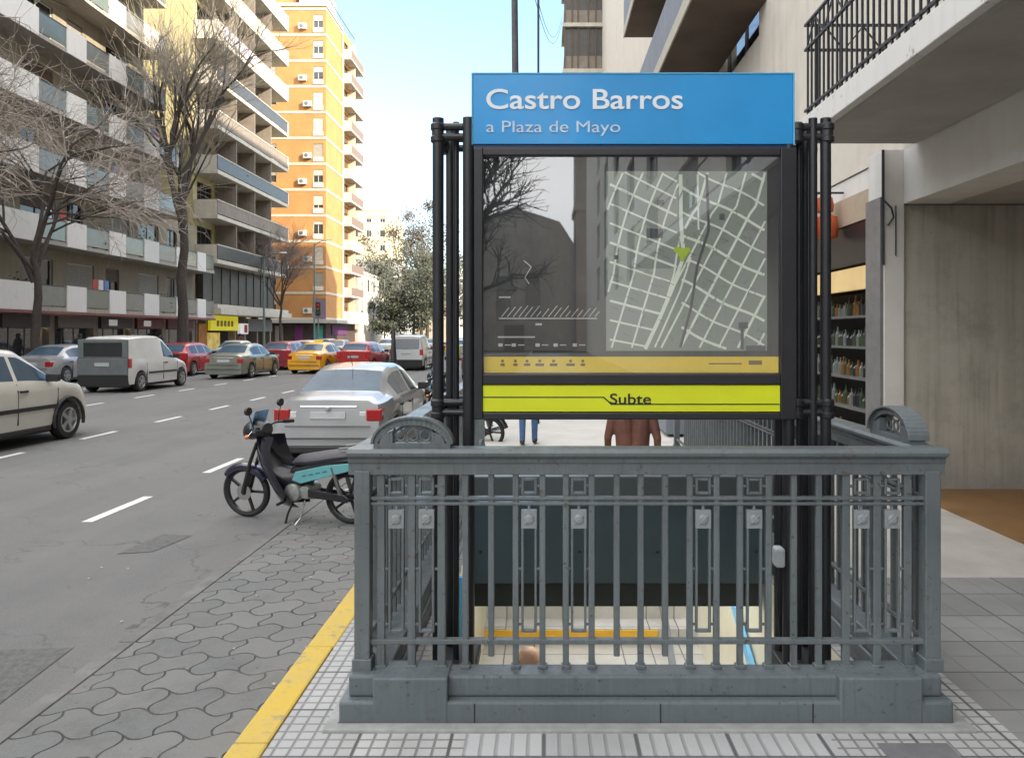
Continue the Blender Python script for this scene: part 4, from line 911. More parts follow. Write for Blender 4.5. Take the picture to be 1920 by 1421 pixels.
# ------------------------------------------------------------------ people
SKIN = M('skin', (.42,.255,.18), .55, 0, .08, 12); HAIRD = M('dark_hair', (.02,.016,.014), .6, 0, .3, 60)
def person_mesh(name, caps, root_label, loc, rz, voxel=.011):
    """caps: (p, q, r1, r2, material, flatten(x-scale)); one continuous surface, faces take the material of the nearest limb"""
    mb = MB()
    for p, q, r1, r2, mt in caps:
        p, q = Vector(p), Vector(q); d = q-p; L = d.length; n = 5; pts, rr = [], []
        dn = d.normalized() if L > 1e-6 else Vector((0,0,1))
        for k in range(n): t = math.pi/2*(1-k/n); pts.append(p-dn*r1*math.sin(t)); rr.append(max(.0015, r1*math.cos(t)))
        for k in range(4): pts.append(p+d*(k/3)); rr.append(r1+(r2-r1)*k/3)
        for k in range(1, n+1): t = math.pi/2*k/n; pts.append(q+dn*r2*math.sin(t)); rr.append(max(.0015, r2*math.cos(t)))
        mb.tube(pts, rr, 14)
    me = bpy.data.meshes.new('body_src'); me.from_pydata(mb.v, [], mb.f)
    o = bpy.data.objects.new('body_src', me); col.objects.link(o)
    m = o.modifiers.new('r', 'REMESH'); m.mode = 'VOXEL'; m.voxel_size = voxel
    s_ = o.modifiers.new('s', 'SMOOTH'); s_.iterations = 4; s_.factor = .5
    bpy.context.view_layer.update(); dg = bpy.context.evaluated_depsgraph_get()
    new = bpy.data.meshes.new_from_object(o.evaluated_get(dg)); bpy.data.objects.remove(o); bpy.data.meshes.remove(me)
    mats = []
    for c in caps:
        if c[4] not in mats: mats.append(c[4])
    co = np.empty(len(new.vertices)*3); new.vertices.foreach_get('co', co); co = co.reshape(-1, 3)
    best = np.full(len(co), 1e9); idx = np.zeros(len(co), int)
    for p, q, r1, r2, mt in caps:
        p, q = np.array(p, float), np.array(q, float); d = q-p; L2 = max(1e-9, d@d); t = np.clip((co-p)@d/L2, 0, 1)
        ds = np.linalg.norm(co-(p+t[:, None]*d), axis=1)-(r1+(r2-r1)*t); k = ds < best-.002; best[k] = ds[k]; idx[k] = mats.index(mt)
    for mt in mats: new.materials.append(mt)
    pi = np.array([idx[p.vertices[0]] for p in new.polygons], dtype=np.int32); new.polygons.foreach_set('material_index', pi); new.polygons.foreach_set('use_smooth', [True]*len(pi))
    new.name = name; ob = bpy.data.objects.new(name, new); col.objects.link(ob); ob.location = loc; ob.rotation_euler = (0,0,rz)
    return tag(ob, root_label, 'person')
def figure(jk, tr, shoe, skin=SKIN, hair=HAIRD, stride=.12, armswing=.10, bulk=1., bald=False):
    c = []; B = bulk
    for s_ in (-1, 1):
        f = s_*stride; hip = (s_*.09, 0, .92); kn = (s_*.095, f*.55+.03, .50); an = (s_*.095, f-.04*(f < 0)*1., .09+.05*(f < 0)*(stride > .05)); toe = (s_*.11, an[1]+.17, .045)
        c += [(hip, kn, .088*B, .062, tr), (kn, an, .058, .046, tr), ((an[0], an[1]-.03, an[2]-.035), toe, .042, .036, shoe)]
        sh = (s_*.185*B, 0, 1.43); el = (s_*.245*B, -f*armswing*3*.3-.03, 1.14); wr = (s_*.25*B, -f*armswing*6*.3+.06, .90)
        c += [(sh, el, .058*B, .050, jk), (el, wr, .048, .036, jk)]
        hp = Vector(wr)+Vector((0,.015,-.05)); c += [(wr, tuple(hp), .027, .032, skin), (tuple(hp), tuple(hp+Vector((-s_*.006,.01,-.04))), .034, .028, skin)]
        for k, (dx, ln) in enumerate(((-.024,.062),(-.008,.072),(.008,.067),(.023,.052))):
            a = hp+Vector((0, dx, -.05)); b_ = a+Vector((-s_*.012, .008, -ln*.55)); e = b_+Vector((-s_*.018, .002, -ln*.4)); c += [(tuple(a), tuple(b_), .0095, .009, skin), (tuple(b_), tuple(e), .009, .0075, skin)]
        th = hp+Vector((0,.03,-.005)); c += [(tuple(th), tuple(th+Vector((-s_*.012,.028,-.035))), .011, .010, skin), (tuple(th+Vector((-s_*.012,.028,-.035))), tuple(th+Vector((-s_*.016,.03,-.062))), .0095, .008, skin)]
        c += [((s_*.075,0,.93), (s_*.085,0,1.15), .10*B, .105*B, jk if True else tr), ((s_*.085,.0,1.15), (s_*.10,-.01,1.38), .105*B, .10*B, jk), ((0,0,1.46), sh, .075, .065*B, jk)]
        c += [((s_*.076,0,1.60), (s_*.080,-.012,1.63), .014, .016, skin), ((s_*.03,.085,1.635), (s_*.032,.087,1.635), .012, .012, skin)]
    c += [((0,0,.90), (0,0,.95), .115*B, .12*B, tr), ((0,-.01,1.42), (0,.01,1.55), .058, .052, skin), ((0,.0,1.63), (0,.015,1.60), .094, .080, skin), ((0,.035,1.56), (0,.05,1.55), .06, .05, skin), ((0,.098,1.615), (0,.108,1.595), .011, .015, skin), ((-.02,.092,1.558), (.02,.092,1.558), .009, .009, skin)]
    if not bald: c += [((0,-.02,1.655), (0,-.03,1.62), .094, .090, hair), ((0,.03,1.69), (0,-.02,1.68), .068, .075, hair)]
    else: c += [((0,-.005,1.655), (0,-.01,1.65), .092, .092, skin)]
    return c
DEN = M('blue_denim', (.045,.105,.22), .85, 0, .25, 20, .3, 90); DARKT = M('dark_trousers', (.016,.016,.018), .8, 0, .3, 15); SHOE = M('dark_shoe', (.02,.018,.016), .5); BROWN = M('brown_jacket', (.125,.050,.036), .7, 0, .25, 6, .4, 25); GREYJ = M('grey_jersey', (.13,.135,.15), .8, 0, .2, 10); HIVIS = M('yellow_vest', (.52,.62,.03), .6, 0, .12, 10); NAVYJ = M('navy_coat', (.02,.025,.05), .8, 0, .2, 10)
Y = 12.2; person_mesh('person', figure(GREYJ, DEN, SHOE, stride=.05), 'person in blue jeans walking away below the station sign', ((991-1020)*Y/1450, Y, 0), 0)
# man in a brown jacket climbing the steps, leaning forward
Y = 9.45; person_mesh('person', figure(BROWN, DARKT, SHOE, stride=.10, bulk=1.22, armswing=.3), 'person in brown jacket climbing out of the stairwell with back turned', ((1186-1020)*Y/1450, Y, -.66), R(-6))
Y = 5.75; person_mesh('person', figure(NAVYJ, DARKT, SHOE, stride=.05, bald=True), 'bald person standing on the lower stairs, only the head in view', ((993-1020)*Y/1450, Y, EYE-611*Y/1450-1.65), 0)
Y = 30.; person_mesh('person', figure(HIVIS, DARKT, SHOE, stride=.12), 'person in a yellow vest beyond the left sign posts', ((849-1020)*Y/1450, Y, 0), 0, .014)
Y = 14.0; person_mesh('person', figure(NAVYJ, DARKT, SHOE, stride=.03), 'person in dark trousers standing beside the left sign post', ((909-1020)*Y/1450, Y, 0), 0)
for px, Y, j, lb in ((300, 47, GREYJ, 'person in grey walking past the dark shop fronts opposite'), (450, 57, BROWN, 'person in brown outside the yellow signed shop opposite'), (150, 37, NAVYJ, 'person in a navy coat on the far pavement by the silver sedan')):
    person_mesh('person', figure(j, DARKT, SHOE, stride=.15), lb, ((px-1020)*Y/1450, Y, 0), R(160 if px == 300 else 20), .016)
# ------------------------------------------------------------------ buildings
SHUT = M('roller_shutter', (.30,.28,.24), .7, 0, .1, 3); FRAMEW = M('window_frame_white', (.5,.5,.48), .6); FRAMED = M('window_frame_dark', (.06,.055,.05), .5)
SHUTB = M('roller_shutter_brown', (.11,.075,.05), .7, 0, .15, 3)
def facade(mb, o, u, n, wd, z0, z1, ops, depth=.16, mi=0):
    """a wall with real openings: o = start (x,y), u along, n outward"""
    us = sorted({0, wd, *[q for a in ops for q in a[:2]]}); zs = sorted({z0, z1, *[q for a in ops for q in a[2:4]]})
    P = lambda a, z, d=0: (o[0]+u[0]*a-n[0]*d, o[1]+u[1]*a-n[1]*d, z)
    for i in range(len(us)-1):
        for j in range(len(zs)-1):
            a, b, c, d = us[i], us[i+1], zs[j], zs[j+1]; mu, mz = (a+b)/2, (c+d)/2
            if any(q[0] < mu < q[1] and q[2] < mz < q[3] for q in ops): continue
            mb.quad(P(a,c), P(b,c), P(b,d), P(a,d), mi)
    for a, b, c, d in [q[:4] for q in ops]:
        mb.quad(P(a,c), P(a,c,depth), P(a,d,depth), P(a,d), mi); mb.quad(P(b,c), P(b,d), P(b,d,depth), P(b,c,depth), mi)
        mb.quad(P(a,d), P(a,d,depth), P(b,d,depth), P(b,d), mi); mb.quad(P(a,c), P(b,c), P(b,c,depth), P(a,c,depth), mi)
def window(par, o, u, n, op, depth=.16, rnd=None, frame=None, glass=None, shutter=None, shut=None, mull=1):
    a, b, c, d = op[:4]; U, N = Vector((*u, 0)), Vector((*n, 0)); O = Vector((o[0], o[1], 0)); fm = frame or FRAMEW
    def bx(mb, a0, a1, z0, z1, d0, d1, mi=0):
        p = [O+U*x-N*y+Vector((0,0,z)) for z in (z0, z1) for y in (d1, d0) for x in (a0, a1)]
        mb.add([p[0],p[1],p[3],p[2],p[4],p[5],p[7],p[6]], [(0,3,2,1),(4,5,6,7),(0,1,5,4),(1,2,6,5),(2,3,7,6),(3,0,4,7)], mi)
    mb = MB(); t = .05
    bx(mb, a, a+t, c, d, depth-.07, depth-.01); bx(mb, b-t, b, c, d, depth-.07, depth-.01); bx(mb, a+t, b-t, c, c+t, depth-.07, depth-.01); bx(mb, a+t, b-t, d-t, d, depth-.07, depth-.01)
    for k in range(mull):
        m_ = a+(b-a)*(k+1)/(mull+1); bx(mb, m_-.025, m_+.025, c+t, d-t, depth-.065, depth-.015)
    f = mb.build('window', fm, par)
    g_ = MB(); bx(g_, a, b, c, d, depth-.03, depth+.02); g_.build('pane', glass or GLASS_D, f)
    if shut:
        s_ = MB(); k = 0; zz = d-t
        while zz > d-(d-c)*shut: bx(s_, a+.03, b-.03, zz-.085, zz-.004, depth-.10, depth-.075); zz -= .09
        s_.build('roller_shutter', shutter or SHUT, f)
    return f
rnd = random.Random(11)
GRS = M('grey_steel_plain', (.16,.165,.17), .5, .3, .1, 6); ACW = M('air_conditioner_white', (.55,.55,.53), .5, 0, .06, 6)
def ac_unit(par, x, y, z, along):
    mb = MB()
    if along == 'y': mb.box(x-.15, x+.15, y-.4, y+.4, z, z+.55); mb.lathe((x+.15, y-.1, z+.28), (1,0,0), [(.2,0),(.2,.012),(.05,.014)], 14, 1)
    else: mb.box(x-.4, x+.4, y-.15, y+.15, z, z+.55); mb.lathe((x-.1, y-.15, z+.28), (0,-1,0), [(.2,0),(.2,.012),(.05,.014)], 14, 1)
    mb.build('air_conditioner', [ACW, GRS], par)

# --- far side, nearest: apartment block with white and grey balcony panels
b1 = thing('apartment_building', 'pale apartment block with alternating white and grey balcony panels across the avenue', 'building', (-26, 38, 0))
W1 = M('beige_render', (.27,.235,.175), .85, 0, .1, 1.2, .1, 30, streak=.3); PW = mat_old_paint('balcony_white', (.66,.645,.62), (.33,.31,.28), .5); PG = M('balcony_grey_glass', (.175,.175,.155), .3, 0, .15, 2, coat=.3); SLAB = M('balcony_slab_grey', (.34,.315,.285), .85, 0, .1, 2, streak=.3)
FXL = -23.3; FL = 2.98; Z1 = 2.92
def lvl(k): return Z1+FL*k
mb = MB(); ops = []
for k in range(8):
    ymax = 51.4 if k < 2 else (46.6 if k < 4 else 44.6); y = 21.
    while y+2.2 < ymax:
        ops.append((y-20, y-20+(2.3 if (int(y*3)+k) % 3 else 1.3), lvl(k)+(.12 if (int(y*3)+k) % 3 else .95), lvl(k)+2.3, k)); y += 3.35
lo = [q for q in ops if q[4] < 2]; mid = [q for q in ops if 2 <= q[4] < 4]; hi = [q for q in ops if q[4] >= 4]
facade(mb, (FXL, 20), (0,1), (1,0), 31.6, Z1-.2, lvl(2), lo); facade(mb, (FXL, 20), (0,1), (1,0), 27, lvl(2), lvl(4), mid); facade(mb, (FXL, 20), (0,1), (1,0), 25, lvl(4), lvl(8), hi)
mb.box(-40, FXL-.35, 20, 51.6, Z1-.2, lvl(2)-.02).box(-40, FXL-.35, 20, 47, lvl(2)-.02, lvl(4)-.02).box(-40, FXL-.35, 20, 45, lvl(4)-.02, lvl(8)-.02)
mb.box(-39.9, FXL-.002, 51.2, 51.6, Z1-.2, lvl(2)-.01).box(-39.9, FXL-.002, 46.6, 47, lvl(2), lvl(4)-.01).box(-39.9, FXL-.002, 44.6, 45, lvl(4), lvl(8)-.01)
mb.box(-40, FXL+.02, 20, 45.05, lvl(8), lvl(8)+.3)
mb.build('wall', W1, b1)
for i, q in enumerate(ops):
    if len([1]) and i < 98: window(b1, (FXL, 20), (0,1), (1,0), q, .16, frame=FRAMED if rnd.random() < .4 else FRAMEW, glass=GLASS_D, shut=rnd.choice([0,0,.3,.5,.8,1]), shutter=rnd.choice([SHUT, SHUTB, SHUT]))
pat = [(24,26.2,1),(26.2,28.4,0),(28.4,29.6,1),(29.6,31.,0),(31.0,33.6,1),(33.6,35.6,0),(35.6,37.1,1),(37.1,39.1,2),(39.1,40.6,1),(40.6,42.5,0),(42.5,44.1,1),(44.1,46.2,2),(46.2,47.4,1),(47.4,49.0,0),(49.0,50.2,1),(50.2,51.5,0)]
for k in range(8):
    ymax = 51.6 if k < 2 else (47 if k < 4 else 45); z = lvl(k)
    MB().box(FXL, -21.98, 21, ymax, z-.18, z).build('balcony_slab', SLAB, b1)
    if k == 0: MB().box(FXL, -21.9, 21, ymax, z-.30, z-.185).build('red_soffit_band', M('dull_red_band', (.20,.075,.06), .7, 0, .2, 4), b1)
    for a, b, t in pat:
        if a >= ymax-.5: continue
        b = min(b, ymax-.02); t2 = t if (k % 3 != 1 or t == 1) else (2 if t == 0 else 0)
        zz0, zz1 = z+.02, z+.98
        if t2 == 1: MB().box(-22.06, -21.94, a, b, z-.17, z+1.02).build('white_panel', PW, b1)
        else:
            MB().box(-22.02, -21.99, a+.02, b-.02, zz0+.05, zz1-.04).build('grey_panel', PG if t2 == 0 else M('balcony_green_glass', (.135,.16,.135), .15, 0, .1, 2, coat=.4), b1)
            MB().box(-22.035, -21.97, a, b, zz1-.035, zz1).build('hand_rail', FRAMED, b1)
    MB().box(FXL, -22.06, ymax-.12, ymax-.01, z, z+1.0).build('end_panel', PW, b1)
    if k % 2: ac_unit(b1, FXL+.17, 29+k*1.9, z+.05, 'y')
LEAFP = M('potted_leaf_green', (.05,.085,.03), .7, 0, .5, 3); POT = M('clay_pot', (.25,.10,.05), .8)
def potted(par, x, y, z, seed):
    rd = random.Random(seed); p = MB().lathe((x,y,z), (0,0,1), [(.10,0),(.15,.28),(.16,.30),(.13,.30)], 10).build('plant_pot', POT, par); lf = MB(); hh = rd.uniform(.4, 1.1)
    for _ in range(120):
        c = Vector((x+rd.gauss(0,.16), y+rd.gauss(0,.18), z+.3+abs(rd.gauss(0,.5))*hh)); a = Vector((rd.gauss(0,1),rd.gauss(0,1),rd.gauss(0,1))).normalized()*.08; b = a.orthogonal()*.6; lf.quad(c-a, c+b, c+a, c-b)
    lf.build('foliage', LEAFP, p, fix=False)
for i, (y, k) in enumerate(((33,0),(38.6,1),(43.2,1),(35,2),(41.5,3),(45.6,0),(32.6,4),(39,5),(43,4),(36.2,3))): potted(b1, -22.4, y, lvl(k)+.02, 60+i)
LAUN = [M('laundry_%s' % n, c, .8, 0, .1, 6) for n, c in (('white', (.6,.6,.6)), ('blue', (.12,.2,.4)), ('red', (.4,.07,.06)))]
for i, (y, k) in enumerate(((34.6,1),(40.0,2),(38.2,0),(43.4,3))):
    for j in range(3): MB().box(-22.30, -22.28, y+j*.5, y+j*.5+.4, lvl(k)+.75-.1*(j % 2), lvl(k)+1.5).build('laundry', LAUN[(i+j) % 3], b1)
# shops under it
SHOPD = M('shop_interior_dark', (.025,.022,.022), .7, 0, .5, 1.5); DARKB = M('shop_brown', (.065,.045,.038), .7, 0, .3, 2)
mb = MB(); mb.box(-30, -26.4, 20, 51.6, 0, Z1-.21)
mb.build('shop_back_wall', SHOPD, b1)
for y in (22, 25.6, 29.2, 32.6, 36.4, 40, 43.6, 47.2, 51.2): MB().box(-23.9, FXL, y, y+.42, 0, Z1-.31).build('pier', M('shop_pier', (.23,.2,.17), .8, 0, .2, 3), b1)
sgn = [(22.4,25.5,(.30,.30,.30)),(26.0,29.1,(.012,.012,.014)),(29.7,32.5,(.012,.012,.014)),(33.1,36.3,(.05,.04,.04)),(36.9,39.9,(.15,.125,.115)),(40.5,43.5,(.035,.025,.03)),(44.1,47.1,(.14,.012,.02)),(47.7,51.1,(.11,.02,.035))]
for i, (a, b, c) in enumerate(sgn):
    s_ = MB().box(-23.35, FXL+.12, a, b, 2.02, 2.60).build('shop_sign', M('shop_sign_%s' % ['pale','ink','ink','umber','taupe','plum','crimson','wine'][i], c, .5, 0, .1, 4), b1)
    if i in (1, 2, 5, 6):
        mb = MB(); mb.box(FXL+.12, FXL+.135, a+.7, a+1.5, 2.16, 2.48); mb.build('sign_light_patch', M('sign_white', (.55,.55,.53), .5, emit=.1), s_)
    f = MB(); n = 3
    for k in range(n+1): yy = a+(b-a)*k/n; f.box(-23.72, -23.66, yy-.03, yy+.03, 0, 2.02)
    f.box(-23.72, -23.66, a, b, 1.98, 2.02).box(-23.74, -23.64, a, b, 0, .35); fr_ = f.build('shop_window', FRAMED, b1)
    MB().box(-23.70, -23.68, a, b, .35, 2.0).build('pane', GLASS_B, fr_)
    goods = MB()
    for k in range(9):
        yy = rnd.uniform(a+.1, b-.4); goods.box(-25, -24.3, yy, yy+rnd.uniform(.15,.5), .3, rnd.uniform(.8, 1.8))
    goods.build('shop_goods', M('shop_goods_%s' % ['cool','warm','rose'][i % 3], [(.12,.13,.14),(.30,.21,.10),(.22,.08,.10)][i % 3], .7, 0, .8, 3), b1)
    if i in (3, 5, 7): MB().box(-25.4, -24.2, a+.5, b-.5, 2.3, 2.36).build('shop_light', M('lit_shop_panel', (1,.86,.55), .5, 0, 0, 1, emit=3), b1)

# --- far side, second: brown slab block with long balconies
b2 = thing('balcony_block', 'brown apartment slab with long dark balconies and sunlit yellow end wall across the avenue', 'building', (-28, 59, 0))
W2 = M('ochre_render', (.44,.39,.20), .85, 0, .12, .8, .1, 30, streak=.3); BR2 = M('balcony_brown', (.215,.185,.155), .8, 0, .15, 2, streak=.3); SL2 = M('balcony_edge_pale', (.50,.47,.40), .8, 0, .12, 2, streak=.25); DG = M('dark_balcony_glass', (.06,.056,.05), .35, 0, .3, 2)
Y0, Y1 = 52.0, 66.4; NF = 9; z2 = lambda k: 3.72+3.02*k
mb = MB(); ops = []
for k in range(NF):
    for j in range(4): ops.append((.6+j*3.5, .6+j*3.5+2.4, z2(k)+.1, z2(k)+2.35))
facade(mb, (-23.6, Y0), (0,1), (1,0), Y1-Y0, z2(0)-.3, z2(NF), ops)
mb.box(-42, -23.95, Y0+.01, Y1-.01, z2(0)-.3, z2(NF)-.01); mb.box(-23.95, -23.602, Y0, Y0+.3, z2(0)-.3, z2(NF)-.01).box(-23.95, -23.602, Y1-.3, Y1, z2(0)-.3, z2(NF)-.01).box(-42.1, -23.5, Y0-.05, Y1+.05, z2(NF), z2(NF)+.5)
mb.build('wall', W2, b2)
for q in ops: window(b2, (-23.6, Y0), (0,1), (1,0), q, .16, frame=FRAMED, shut=rnd.choice([0,.3,.6,.9]), shutter=SHUTB, mull=2)
for k in range(NF+1):
    z = z2(k); MB().box(-23.6, -21.95, Y0+.0, Y1, z-.26, z).build('balcony_slab', SL2 if k else SL2, b2)
    if k == 0 or k == NF: continue
    MB().box(-22.02, -21.97, Y0+.05, Y1-.05, z+.08, z+.95).build('balcony_front', [BR2, DG, BR2, DG][k % 4] if k < 6 else SL2, b2)
    MB().box(-22.04, -21.94, Y0+.0, Y1, z+.95, z+1.02).build('hand_rail', SL2, b2)
    MB().box(-23.55, -22.02, Y0+.02, Y0+.08, z, z+1.0).build('end_panel', SL2, b2); MB().box(-23.55, -21.94, Y1-.10, Y1+.06, z-.02, z+1.04).build('end_panel', PW, b2)
    for j in range(1, 4): MB().box(-23.55, -22.05, Y0+j*3.5-.06, Y0+j*3.5+.06, z, z+2.7).build('divider', BR2, b2)
for i, (y, k) in enumerate(((53.5,2),(57,3),(61,1),(54.2,5),(58.6,5),(63,4))): potted(b2, -22.4, y, z2(k)+.02, 80+i)
MB().box(-22.06, -22.03+.12, Y0+1.0, Y0+6.5, z2(6)+.12, z2(6)+1.0).build('pale_banner', M('lilac_grey_banner', (.40,.39,.46), .7, 0, .12, 6), b2)
MB().box(-23.5, -23.1, Y0+.3, Y1-.3, z2(0)+.1, z2(1)-.3).build('first_floor_glazing', DG, b2)
mb = MB()
for j in range(10): mb.box(-23.1, -23.05, Y0+.3+j*1.53, Y0+.36+j*1.53, z2(0)+.1, z2(1)-.3)
mb.build('glazing_bars', FRAMED, b2)
MB().box(-23.6, -21.7, Y0, Y1+.1, 3.05, 3.44).build('shop_canopy', SL2, b2)
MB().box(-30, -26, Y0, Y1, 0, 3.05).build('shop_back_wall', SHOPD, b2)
YS = M('yellow_shop_sign', (.70,.62,.02), .5, 0, .05, 3, emit=.12)
MB().box(-23.3, -23.1, 53.6, 58.4, 1.95, 3.0).build('shop_sign', YS, b2)
mb = MB(); random.seed(4)
for j in range(5): mb.box(-23.1, -23.09, 54.6+j*.62, 55.0+j*.62, 2.25, 2.65)
mb.build('sign_marks', M('sign_olive_marks', (.25,.20,.01), .6), b2)
MB().box(-23.3, -23.1, 58.8, 60.4, 1.7, 2.5).build('shop_sign', M('white_red_sign', (.62,.6,.58), .5, emit=.2), b2)
MB().box(-23.1, -23.08, 59.6, 60.2, 1.8, 2.4).build('sign_red_patch', M('sign_red', (.5,.02,.03), .5), b2)
MB().box(-23.5, -23.2, 60.6, 66, 1.9, 2.9).build('shop_sign', M('grey_shop_fascia', (.16,.16,.16), .6), b2)
MB().box(-23.6, -23.3, 52.2, 53.5, .0, 2.4).build('orange_shop_front', M('orange_shop_front', (.42,.16,.02), .6, 0, .3, 3), b2)
for y in (52.0, 53.4, 58.5, 60.4, 63, 66): MB().box(-23.9, -23.4, y, y+.3, 0, 3.05).build('pier', M('shop_pier', (.23,.2,.17), .8), b2)
MB().box(-24.4, -24.3, 54, 58, .2, 1.8).build('shop_light', M('lit_yellow_shop', (.55,.42,.12), .5, 0, .5, 2, emit=.15), b2)

# --- orange brick tower on the corner
bt = thing('brick_tower', 'tall orange brick apartment tower with white floor bands on the corner', 'building', (-31, 85, 0))
OR = M('orange_brick', (.39,.195,.07), .85, 0, .14, .7, .25, 40); BND = M('white_floor_band', (.52,.46,.37), .8, 0, .06, 3, streak=.2)
TF0, TFH, TN = 3.2, 2.6, 12; zt = lambda k: TF0+TFH*k
mb = MB(); opf = [(18-1.28, 18-.28, zt(k)+.75, zt(k)+2.05) for k in range(TN)] + [(18-6.2, 18-5.0, zt(k)+.75, zt(k)+2.05) for k in range(TN)]
facade(mb, (-40, 78), (1,0), (0,-1), 18, zt(0), zt(TN)+.5, opf, .14)
opr = [(y, y+2.0, zt(k)+.1, zt(k)+2.1) for k in range(TN) for y in (6.8, 9.6)]
facade(mb, (-22, 78), (0,1), (1,0), 12.5, zt(0), zt(TN)+.5, opr, .14)
mb.box(-40, -22.2, 78.2, 90.5, 0, zt(TN)+.45)
mb.build('wall', OR, bt)
for i, q in enumerate(opf):
    window(bt, (-40, 78), (1,0), (0,-1), q, .14, frame=FRAMEW, glass=GLASS_B, shut=rnd.choice([.2,.4,.7,1]), shutter=rnd.choice([SHUT, SHUTB, M('pale_shutter', (.5,.47,.4), .7)]))
for q in opr: window(bt, (-22, 78), (0,1), (1,0), q, .14, frame=FRAMED, shut=rnd.choice([0,.3,.6]), shutter=SHUTB)
for k in range(TN+1):
    z = zt(k); MB().box(-40, -21.96, 77.96, 78.0, z-.10, z+.14).box(-22.0, -21.96, 78.0, 84.4, z-.10, z+.14).build('floor_band', BND, bt)
    if k < TN:
        MB().box(-22, -21.05, 84.5, 90.4, z-.12, z+.06).build('balcony_slab', BND, bt)
        mbp = MB().box(-21.12, -21.05, 84.6, 90.3, z+.06, z+.95)
        mbp.build('balcony_front', M('brown_balcony_front', (.16,.12,.10), .7) if k % 3 else BND, bt)
        MB().box(-22, -21.06, 84.5, 84.58, z+.06, z+(.95)).build('end_panel', BND, bt)
        MB().box(-22, -21.3, 87.2, 87.35, z+.06, z+2.45).build('divider', BND, bt)
    if k < TN and k % 3 != 1:
        ac_unit(bt, -24.0-(.3 if k % 2 else -.2), 77.8, z+.55, 'x')
    if k < TN: MB().box(-23.3, -22.25, 77.93, 77.99, z+.25, z+.70).build('window_box', M('spandrel_panel', (.56,.52,.44) , .7, 0, .3, .7), bt)
MB().box(-21.95, -21.85, 84.2, 84.5, 3.0, zt(TN)).build('white_pilaster', BND, bt)
MB().box(-40.05, -21.9, 77.9, 84.4, zt(TN)+.3, zt(TN)+.62).build('cornice', BND, bt)
MB().box(-33, -25.5, 79.5, 86, zt(TN)+.5, zt(TN)+3.4).build('roof_house', OR, bt); MB().box(-25, -22.6, 79, 84, zt(TN)+.5, zt(TN)+2.6).box(-25.1, -22.5, 78.9, 84.1, zt(TN)+2.6, zt(TN)+2.8).build('roof_terrace', M('terrace_pale', (.5,.52,.5), .7, 0, .2, 1), bt)
mb = MB()
for y in np.arange(78.2, 90, .55): mb.box(-22.05, -22.0, y, y+.04, zt(TN)+.62, zt(TN)+1.5)
mb.box(-22.06, -21.99, 78, 90, zt(TN)+1.5, zt(TN)+1.56); mb.build('roof_railing', GRS, bt)
MB().box(-40, -20.6, 76.9, 91, 2.78, 3.1).build('canopy', M('canopy_pale', (.4,.4,.38), .8), bt)
MB().box(-30, -22.3, 78, 78.3, 0, 2.78).box(-22.3, -22.0, 78, 90, 0, 2.78).build('shop_front', DARKB, bt)
for i, (x, c) in enumerate(((-22.6,(.05,.34,.30)),(-24.6,(.16,.03,.15)),(-26.6,(.3,.3,.3)))): MB().box(x-.5, x+.3, 77.9, 78.0, .3, 2.5).build('shop_poster', M('shop_poster_%s' % ['teal','plum','grey'][i], c, .6), bt)
MB().box(-21.98, -21.9, 80, 86, 1.6, 2.6).build('shop_sign', M('plum_sign', (.10,.03,.12), .6), bt)
MB().box(-23.2, -21.98, 77.9, 77.95, 3.2, 5.2).build('purple_banner', M('mauve_banner', (.17,.12,.17), .7), bt)

# --- farther buildings down the avenue
def block(name, label, x0, x1, y0, y1, h, wallm, nx, nz, faces, win=(1.2, 1.5), base=0.):
    b = thing(name, label, 'building', ((x0+x1)/2, (y0+y1)/2, 0)); mb = MB(); fs = []
    fh = (h-base-3.5)/nz
    for fc in faces:
        if fc == 's': o, u, n, wd = (x0, y0), (1,0), (0,-1), x1-x0
        elif fc == 'e': o, u, n, wd = (x1, y0), (0,1), (1,0), y1-y0
        elif fc == 'w': o, u, n, wd = (x0, y0), (0,1), (-1,0), y1-y0
        else: o, u, n, wd = (x0, y1), (1,0), (0,1), x1-x0
        k = max(1, int(wd/nx)); ops = [((i+.5)*wd/k-win[0]/2, (i+.5)*wd/k+win[0]/2, 3.5+j*fh+.7, 3.5+j*fh+.7+win[1]) for i in range(k) for j in range(nz)]
        facade(mb, o, u, n, wd, 0, h, ops, .14); fs.append((o, u, n, ops))
    e = .2; mb.box(x0+(e if 'w' in faces else 0), x1-(e if 'e' in faces else 0), y0+(e if 's' in faces else 0), y1-(e if 'n' in faces else 0), 0, h-.02)
    mb.box(x0-.1, x1+.1, y0-.1, y1+.1, h, h+.25); mb.build('wall', wallm, b); cnt = 0
    for o, u, n, ops in fs:
        for q in ops:
            if cnt < 96: window(b, o, u, n, q, .14, frame=FRAMED if rnd.random() < .4 else FRAMEW, shut=rnd.choice([0,0,.4,.8]), shutter=SHUT); cnt += 1
    return b
PALE = M('pale_grey_render', (.44,.43,.40), .85, 0, .08, 1, streak=.3); YELW = M('pale_yellow_render', (.50,.45,.30), .85, 0, .06, 1, streak=.2)
block('corner_house', 'low white corner house just past the orange tower', -36, -22, 92, 112, 9, PALE, 3.2, 2, 'se')
block('terraced_house', 'grey terraced house farther down the avenue', -36, -22.3, 113, 135, 12, M('grey_render', (.3,.3,.29), .85, 0, .1, 1, streak=.3), 3.4, 3, 'se')
block('distant_tower', 'distant pale yellow apartment tower above the street trees', -50, -37, 185, 205, 31, YELW, 3.2, 8, 'se')
block('distant_house', 'low beige building at the far end of the avenue', -36, -22, 137, 184, 10, W1, 4, 2, 'se')
block('distant_slab', 'hazy white slab building closing the far end of the avenue', -34, -8, 300, 320, 24, PALE, 3.6, 6, 'se')
